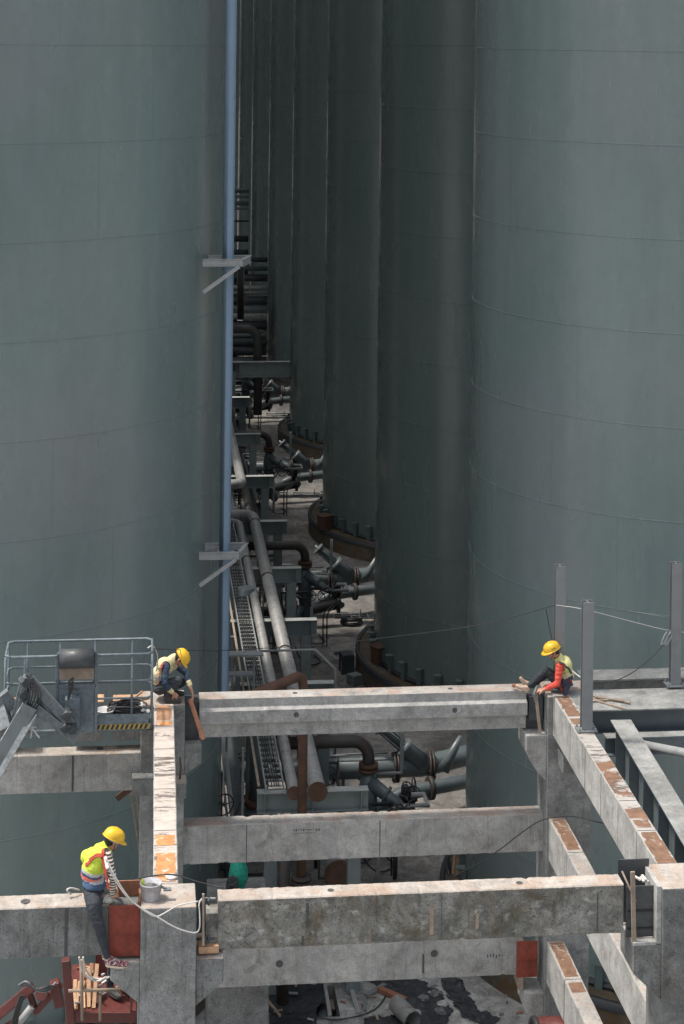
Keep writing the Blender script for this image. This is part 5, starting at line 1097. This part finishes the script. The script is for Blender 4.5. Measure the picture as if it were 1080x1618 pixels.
def helmet(t, fig, tilt=0.0, mat='helmet', logo=False, lift=.028, band=None):
    f, u, r, c = fig.hf, fig.hu, fig.hr, fig.hc
    q = Matrix.Rotation(tilt, 3, r); f2, u2 = q @ f, q @ u; Mx = Matrix((r, f2, u2)).transposed().to_4x4(); o = c + u2 * lift - f2 * .004
    mb = MB(); prof = [(.118, 0), (.121, .012), (.119, .03), (.113, .06), (.098, .09), (.072, .113), (.038, .126), (.001, .130)]; n = 32; vs = []; fs = []
    for rr_, z in prof:
        for k in range(n):
            a = 2 * PI * k / n; rad = rr_ * (1 + .20 * abs(math.sin(a)) ** 2)      # longer front to back
            vs.append(V((rad * math.cos(a), rad * math.sin(a), z)))
    for i in range(len(prof) - 1):
        for k in range(n): fs.append((i * n + k, i * n + (k + 1) % n, (i + 1) * n + (k + 1) % n, (i + 1) * n + k))
    mb.smooth = True; mb.add([Mx @ v + o for v in vs], fs)
    b1 = []; b2 = []
    for k in range(n + 1):        # brim, deeper at the front
        a = 2 * PI * k / n; s_ = .012 + .048 * max(0, math.sin(a)) ** 1.5; rad = .118 * (1 + .20 * abs(math.sin(a)) ** 2)
        b1.append(Mx @ V((rad * math.cos(a), rad * math.sin(a), .004)) + o); b2.append(Mx @ V(((rad + s_) * math.cos(a), (rad + s_) * math.sin(a), -.012 * max(0, math.sin(a)))) + o)
    for k in range(n): mb.add([b1[k], b1[k + 1], b2[k + 1], b2[k]], ((0, 1, 2, 3),)); mb.add([v - u2 * .006 for v in (b1[k], b1[k + 1], b2[k + 1], b2[k])], ((3, 2, 1, 0),)); mb.add([b2[k], b2[k + 1], b2[k + 1] - u2 * .006, b2[k] - u2 * .006], ((0, 1, 2, 3),))
    mb.smooth = True
    prim = [(0, .10), (-.02, .126), (-.06, .132)]
    for xx in (-.03, 0, .03): mb.tube([Mx @ V((xx, .11, .055)) + o, Mx @ V((xx, .07, .108)) + o, Mx @ V((xx, 0, .131 - abs(xx) * .2)) + o, Mx @ V((xx, -.07, .108)) + o, Mx @ V((xx, -.12, .05)) + o], .008, 6)
    hobj = build(mb, 'helmet', mat, t)
    if logo:
        mb = MB()
        for k in range(4):
            a = PI * (1.0 - .07 * (k - 1.5)) ; p = V((.118 * math.cos(a), .126 * math.sin(a), .052)); mb.box((-.004, -.008, -.006 - .004 * (k == 0)), (.004, .008, .007), M4=Matrix.Translation(Mx @ p + o) @ Matrix.Rotation(0, 4, 'Z'))
        mb2 = MB(); g = logo
        for k in range(4): p = Mx @ V((g * .1165, -.03 + .018 * k, .045 + .004 * (k % 2))) + o; mb2.bar(p - u2 * (.008 if k == 0 else .005), p + u2 * (.008 if k == 0 else .005), .009, .012, f2)
        build(mb2, 'helmet_mark', 'navy', hobj)
    mb = MB()
    for g in (-1, 1): mb.tube([c + r * g * .088 + u * .03, c + r * g * .078 - u * .04 + f * .02, c + r * g * .03 - u * .105 + f * .07, c - u * .12 + f * .075], .005, 5)
    build(mb, 'chin_strap', 'strap_d', t)
    fg = Fig(); fg.ell(c + u * .018 - f * .024, r, f, u, .083, .092, .094, 'x'); fg.ell(c - u * .035 - f * .052, r, f, u, .066, .05, .06, 'x'); me = bake(fg, .01); org = wloc(t)
    for v in me.vertices: v.co -= org
    me.materials.clear(); me.materials.append(M['hair']); me.polygons.foreach_set('use_smooth', [True] * len(me.polygons)); link('hair', me, t)
    if band:
        mb = MB(); mb.torus(c + u * .012 - f * .012, u, .098, .012, 24, 8); build(mb, 'head_band', band, t)
    return hobj
def shoe(t, h, d, n, mat, solemat='sole', L=.27):
    h = V(h); d = V(d).normalized(); n = (V(n) - d * V(n).dot(d)).normalized(); a = d.cross(n); fg = Fig()
    fg.limb([h + n * .012, h + d * .10, h + d * .18 * L / .27, h + d * .225 * L / .27], [.042, .043, .042, .036], 'x'); fg.cone(h + n * .055, h + d * .12 + n * .02, .045, .032, 'x'); me = bake(fg, .008); org = wloc(t)
    for v in me.vertices: v.co -= org
    me.materials.clear(); me.materials.append(M[mat]); me.polygons.foreach_set('use_smooth', [True] * len(me.polygons)); so = link('shoe', me, t)
    fg = Fig(); fg.limb([h - n * .030 - d * .01, h + d * .11 - n * .036, h + d * .19 * L / .27 - n * .034, h + d * .24 * L / .27 - n * .026], [.020, .020, .020, .016], 'x')
    for k in (-1, 1): fg.limb([h - n * .030 + a * .024 * k, h + d * .12 - n * .034 + a * .027 * k, h + d * .20 * L / .27 - n * .032 + a * .02 * k], [.018] * 3, 'x')
    me = bake(fg, .008)
    for v in me.vertices: v.co -= org
    me.materials.clear(); me.materials.append(M[solemat]); me.polygons.foreach_set('use_smooth', [True] * len(me.polygons)); link('sole', me, so)
    mb = MB()
    for k in range(4): p = h + d * (.09 + .02 * k) + n * (.058 - .008 * k); mb.tube([p - a * .028, p + n * .006, p + a * .028], .004, 5)
    build(mb, 'laces', 'white' if mat == 'shoe' else 'black', so)
X_, Y_, Z_ = V((1, 0, 0)), V((0, 1, 0)), V((0, 0, 1))

# ---- sitting worker on the near left beam
f = Fig()
pel = V((at(147, 1410, 23.48).x, 23.5, 8.14)); rib = at(148, 1372, 23.46); chs = at(154, 1354, 23.46); nk = at(166, 1338, 23.47); hd = at(178, 1327, 23.49)
rs, ls = at(169, 1351, 23.32), at(137, 1353, 23.58)
ax = (rs - ls).normalized(); up = (chs - pel).normalized(); fw = up.cross(ax).normalized()
f.ell(pel, X_, Y_, Z_, .135, .175, .125, 'pants'); f.ell(pel + up * .06, X_, Y_, up, .125, .155, .11, 'waist'); f.ell(rib, ax, fw, up, .165, .118, .19, 'torso'); f.ell(chs, ax, fw, up, .180, .112, .13, 'torso')
f.cone(ls, chs + ax * -.05 + up * .03, .062, .085, 'torso'); f.cone(rs, chs + ax * .05 + up * .03, .062, .085, 'torso'); f.cone(chs + up * .08, nk, .062, .056, 'torso'); f.cone(nk, hd - V((.01, 0, .03)), .052, .053, 'skin')
hf = V((.72, .35, -.45)); f.head(hd, hf, (.35, .1, 1))
re, rw = at(178, 1386, 23.2), at(178, 1412, 23.28); f.limb([rs, rs.lerp(re, .5), re, re.lerp(rw, .5), rw], [.066, .058, .048, .044, .036], 'sleeve'); f.hand(rw, at(184, 1422, 23.36) - rw, (.3, 1, -.3), 1, .7)
le, lw = at(160, 1388, 23.78), at(182, 1402, 23.62); f.limb([ls, ls.lerp(le, .5), le, le.lerp(lw, .6)], [.064, .056, .047, .042], 'sleeve'); f.cone(le.lerp(lw, .5), lw, .038, .028, 'skin'); f.hand(lw, at(189, 1414, 23.5) - lw, (-.6, -.5, -.3), -1, .7)
rh, rk, ra = V((pel.x - .01, 23.40, 8.10)), at(157, 1463, 23.2), at(169, 1510, 23.22)
f.limb([rh, V((pel.x + .02, 23.27, 8.04)), rh.lerp(rk, .6) + V((0, -.05, 0)), rk, rk.lerp(ra, .35), ra], [.105, .098, .083, .066, .064, .044], 'pants')
lh, lk, la = V((pel.x + .02, 23.62, 8.10)), at(162, 1462, 23.86), at(164, 1500, 23.95); f.limb([lh, V((pel.x + .04, 23.74, 8.04)), lk, lk.lerp(la, .4), la], [.10, .092, .066, .062, .045], 'pants')
f.cone(ra, ra + V((.005, 0, -.05)), .035, .034, 'hair')
t, base, tags, tri = person('worker in yellow helmet, striped sleeves and lime vest sitting astride the near beam', (pel.x, 23.5, 8.0), f, dict(torso='stripes', waist='bluev', pants='pants', sleeve='stripes', skin='skin', hair='hair', lip='skin'))
dn = (pel - chs).normalized()
def vm(q):
    s_ = (q - chs).dot(up) / (chs - pel).length          # 0 at shoulders, -1 at pelvis
    return 0 if s_ > -.34 else 1 if s_ > -.43 else 2 if s_ > -.52 else 3 if s_ > -.62 else 1 if s_ > -.70 else 2
garment(t, base, tags, lambda tg, q: tg in ('torso', 'waist') and (q - pel).dot(up) > .02, 'vest', ['vest_y', 'silver', 'bluev', 'coral'], vm, .016)
helmet(t, f, .05, band='silver')
bk_ = -fw
O = at(158, 1352, 23.3) + V((0, -.15, 0)); strapon(t, tri, [at(127, 1366, 23.35), at(136, 1359, 23.3), at(147, 1353, 23.25), at(157, 1350, 23.2), at(162, 1337, 23.3)], 'harness_strap', 'strap', .045, .03)
strapon(t, tri, [at(158, 1352, 23.1), at(156, 1380, 23.1), at(153, 1402, 23.1), at(158, 1414, 23.05)], 'harness_strap', 'strap', .045, .03)
mb = MB(); a = tri.find_nearest(at(159, 1352, 23.1))[0]; mb.bar(a + V((0, -.05, 0)), at(170, 1372, 23.0), .035, .02, (0, -1, 0)); build(mb, 'shock_absorber', 'white', t)
shoe(t, ra + V((.01, -.0, -.085)), (1, -.12, -.06), Z_, 'shoe'); shoe(t, la + V((.01, 0, -.08)), (1, .1, -.1), Z_, 'shoe')

# ---- crouching worker on the far left column
f = Fig()
pel = at(252, 1088, 30.52); pel.z = 8.20; rib = at(252, 1068, 30.50); chs = at(261, 1052, 30.47); nk = at(275, 1040, 30.44); hd = at(285, 1040, 30.42)
rs, ls = at(262, 1053, 30.28), at(277, 1049, 30.66)
up = (chs - pel).normalized(); ax = (rs - ls).normalized(); fw = up.cross(ax).normalized()
f.ell(pel, X_, Y_, Z_, .14, .165, .12, 'pants'); f.ell(rib, fw, ax, up, .125, .155, .17, 'torso'); f.ell(chs, fw, ax, up, .12, .175, .125, 'torso'); f.cone(rs, chs, .062, .09, 'torso'); f.cone(ls, chs, .062, .09, 'torso')
f.cone(chs + V((.06, 0, .05)), nk, .066, .058, 'torso'); f.cone(nk, hd, .052, .052, 'skin'); f.head(hd, (.62, -.12, -.78), (.72, -.08, .62))
re, rw = at(259, 1079, 30.14), at(271, 1093, 30.18); f.limb([rs, rs.lerp(re, .5), re, re.lerp(rw, .7)], [.068, .060, .052, .045], 'sleeve'); f.cone(re.lerp(rw, .72), re.lerp(rw, .95), .046, .042, 'cuff'); f.cone(rw, rw + (at(279, 1101, 30.22) - rw) * .4, .032, .028, 'skin'); f.hand(rw + (at(279, 1101, 30.22) - rw) * .3, at(282, 1103, 30.22) - rw, (.3, .6, -.5), 1, .9)
le, lw = at(294, 1064, 30.62), at(300, 1084, 30.5); f.limb([ls, ls.lerp(le, .5), le, le.lerp(lw, .6)], [.066, .058, .05, .044], 'sleeve_l'); f.cone(le.lerp(lw, .62), le.lerp(lw, .9), .045, .042, 'cuff'); f.cone(lw, at(303, 1093, 30.42), .030, .027, 'skin'); f.hand(at(303, 1093, 30.42), at(306, 1106, 30.36) - lw, (-.6, -.2, -.4), -1, .6)
rk, ra = at(281, 1075, 30.32), V((at(263, 1100, 30.36).x, 30.36, 8.10)); f.limb([pel + V((0, -.1, 0)), (pel + V((0, -.1, 0))).lerp(rk, .5), rk, rk.lerp(ra, .4), ra], [.105, .095, .072, .07, .05], 'pants_g')
lk, la = at(287, 1078, 30.68), V((at(268, 1098, 30.7).x, 30.7, 8.10)); f.limb([pel + V((0, .1, 0)), (pel + V((0, .1, 0))).lerp(lk, .5), lk, lk.lerp(la, .4), la], [.105, .095, .070, .066, .05], 'pants')
t, base, tags, tri = person('crouching worker in yellow helmet, navy jacket and cream vest on the far left column', (pel.x, 30.5, 7.98), f, dict(torso='navy', pants='pants', pants_g='pants_g', sleeve='navy', sleeve_l='navy', cuff='vest_cream', skin='skin', hair='hair', lip='skin'))
garment(t, base, tags, lambda tg, q: tg == 'torso' and (q - pel).dot(up) > .06, 'vest', ['vest_cream', 'silver'], lambda q: 1 if -.20 < (q - chs).dot(up) < -.155 or .02 < (q - chs).dot(ax) < .05 and 0 else 0, .016)
helmet(t, f, -.1, logo=-1)
strapon(t, tri, [at(246, 1082, 30.2), at(247, 1062, 30.2), at(256, 1044, 30.2)], 'harness_strap', 'strap', .035, .028)
strapon(t, tri, [at(244, 1070, 30.2), at(250, 1074, 30.1), at(258, 1076, 30.2)], 'waist_belt', 'strap_d', .05, .028)
for aa, yy in ((ra, -1), (la, 1)): shoe(t, aa + V((-.01, 0, -.07)), (1, -.15 * 1, -.04), Z_, 'shoe_d', 'shoe_d')
rope('safety_rope', 'pale lanyard from the crouching worker to the basket rail', [at(247, 1060, 30.2), at(250, 1040, 30.0), at(246, 1026, 29.7), at(240, 1019, 29.45), at(233, 1024, 29.4)], .010, 'rope')

# ---- barefoot worker seated on the far right column
f = Fig()
pel = at(889, 1090, 30.36); pel.z = 8.125; rib = at(893, 1068, 30.36); chs = at(890, 1050, 30.35); nk = at(881, 1037, 30.33); hd = at(872, 1028, 30.32)
rs, ls = at(884, 1053, 30.15), at(889, 1049, 30.56)      # near and far shoulder
up = (chs - pel).normalized(); ax = (rs - ls).normalized(); fw = V((-1, 0, 0))
f.ell(pel, X_, Y_, Z_, .13, .17, .115, 'pants'); f.ell(rib, X_, Y_, up, .122, .155, .18, 'torso'); f.ell(chs, X_, Y_, up, .118, .175, .125, 'torso'); f.cone(rs, chs, .062, .09, 'torso'); f.cone(ls, chs, .062, .09, 'torso')
f.ell(pel + V((.02, 0, .03)), X_, Y_, Z_, .13, .165, .07, 'hem')
f.cone(chs + V((-.05, 0, .06)), nk, .066, .056, 'torso'); f.cone(nk, hd, .052, .052, 'skin'); f.head(hd, (-.86, -.08, -.34), (-.2, 0, 1))
re, rw = at(880, 1080, 30.08), at(858, 1090, 30.1); f.limb([rs, rs.lerp(re, .5), re, re.lerp(rw, .75)], [.068, .060, .052, .042], 'sleeve'); f.cone(re.lerp(rw, .7), rw, .036, .030, 'skin'); f.hand(rw, at(847, 1091, 30.12) - rw, (0, .3, -1), -1, .8)
le, lw = at(878, 1082, 30.62), at(856, 1088, 30.42); f.limb([ls, ls.lerp(le, .5), le, le.lerp(lw, .75)], [.066, .058, .05, .042], 'sleeve'); f.cone(le.lerp(lw, .7), lw, .034, .029, 'skin'); f.hand(lw, at(846, 1090, 30.34) - lw, (0, -.3, -1), 1, .8)
rk, ra = at(862, 1059, 30.30), at(836, 1083, 30.3); h0 = pel + V((-.03, -.09, .0)); f.limb([h0, h0.lerp(rk, .5), rk, rk.lerp(ra, .4), ra], [.10, .088, .068, .062, .045], 'pants')
lk, la = at(866, 1061, 30.50), at(841, 1083, 30.5); h1 = pel + V((-.03, .09, .0)); f.limb([h1, h1.lerp(lk, .5), lk, lk.lerp(la, .4), la], [.10, .088, .066, .06, .045], 'pants')
f.cone(ra, at(833, 1089, 30.3), .034, .036, 'barefoot'); f.foot(at(832, 1091, 30.3), at(810, 1083, 30.3) - at(831, 1093, 30.3), (-.3, 0, 1)); f.cone(la, at(834, 1084, 30.5), .034, .036, 'barefoot'); f.foot(at(833, 1085, 30.5), at(817, 1068, 30.5) - at(832, 1087, 30.5), (.5, 0, 1))
t, base, tags, tri = person('barefoot worker in yellow helmet, red shirt and black trousers sitting with raised knees', (pel.x, 30.36, 8.0), f, dict(torso='redshirt', hem='redshirt', pants='pants', sleeve='redshirt', skin='skin', hair='hair', lip='skin', barefoot='barefoot'))
garment(t, base, tags, lambda tg, q: tg == 'torso' and (q - pel).dot(up) > .12, 'vest', ['vest_pale', 'silver', 'vest_cream'], lambda q: 2 if -.18 < (q - chs).dot(up) < -.13 or abs((q - chs).dot(ax) - .10) < .022 else 0, .016)
helmet(t, f, 0, logo=-1, band='silver')
strapon(t, tri, [at(880, 1041, 30.1), at(895, 1052, 30.1), at(904, 1064, 30.2)], 'harness_strap', 'strap_d', .035, .028)
strapon(t, tri, [at(886, 1076, 30.1), at(897, 1077, 30.1), at(906, 1070, 30.2)], 'waist_belt', 'strap_d', .06, .030)
strapon(t, tri, [at(887, 1084, 30.1), at(898, 1083, 30.1), at(906, 1080, 30.2)], 'tool_belt', 'strap_d', .07, .030)
strapon(t, tri, [at(886, 1082, 30.1), at(887, 1098, 30.1)], 'leg_strap', 'strap', .035, .028)
mb = MB(); p = at(893, 1091, 30.12); mb.box(p - V((.04, .02, .07)), p + V((.04, .03, .06))); build(mb, 'pouch', 'strap_d', t, .01)
rope('tether', 'short pale tether from the barefoot worker to the nearest post', [at(904, 1060, 30.15), at(911, 1066, 30.0), at(917, 1070, 29.9)], .010, 'rope')
mb = MB(); mb.tube([at(848, 1084, 30.2), at(843, 1097, 30.05)], .02, 8); mb.bar(at(843, 1096, 30.05), at(846, 1108, 30.1), .05, .02); one(mb, 'hand_tool', 'steel', 'small hand tool held over the joint by the barefoot worker', 'tool')
mb = MB(); blob(mb, at(812, 1083, 30.45) + V((0, 0, .0)), .05, .04, .03, 4, .3, 10, 7); one(mb, 'pebble', 'wood_red', 'small brown lump lying by the bare feet on the upper beam', 'lump')

# ---- mostly hidden person standing in the red lift
f = Fig(); zf = zpl + .02; x0 = at(180, 1600, 25.2).x; yy = 25.2
for dx, dy in ((-.06, 0.0), (.10, .12)): f.limb([(x0 + dx * .8, yy + dy, zf + .82), (x0 + dx + .03, yy + dy - .06, zf + .44), (x0 + dx, yy + dy, zf + .10)], [.10, .07, .048], 'pants')
pl = V((x0 + .02, yy + .06, zf + .86)); ch_ = V((x0 + .20, yy, zf + 1.12)); f.ell(pl, X_, Y_, Z_, .15, .12, .13, 'pants'); f.ell(pl.lerp(ch_, .45), X_, Y_, Z_, .15, .13, .16, 'torso'); f.ell(ch_, X_, Y_, Z_, .17, .13, .13, 'torso'); f.cone(ch_, ch_ + V((.10, 0, .08)), .07, .055, 'torso'); f.cone(ch_ + V((.10, 0, .08)), ch_ + V((.16, 0, .10)), .05, .05, 'skin'); f.head(ch_ + V((.2, 0, .12)), (.8, -.1, -.5), (.4, 0, .9))
for g in (-1, 1):
    s0 = ch_ + V((0, g * .16, .03)); e0 = s0 + V((.1, g * .04, -.26)); w0 = e0 + V((.12, 0, -.18)); f.limb([s0, e0, w0], [.06, .05, .036], 'torso'); f.hand(w0, (.5, 0, -1), (0, -g, 0), g, .5)
t, base, tags, tri = person('person in black trousers on the red lift, only legs visible below the near beam', (x0, yy, zpl), f, dict(torso='navy', pants='pants', skin='skin', hair='hair', lip='skin'))
helmet(t, f)
for dx, dy in ((-.06, 0.0), (.10, .12)): shoe(t, (x0 + dx, yy + dy, zf + .05), (.6, -.8, 0), Z_, 'shoe_d', 'shoe_d')
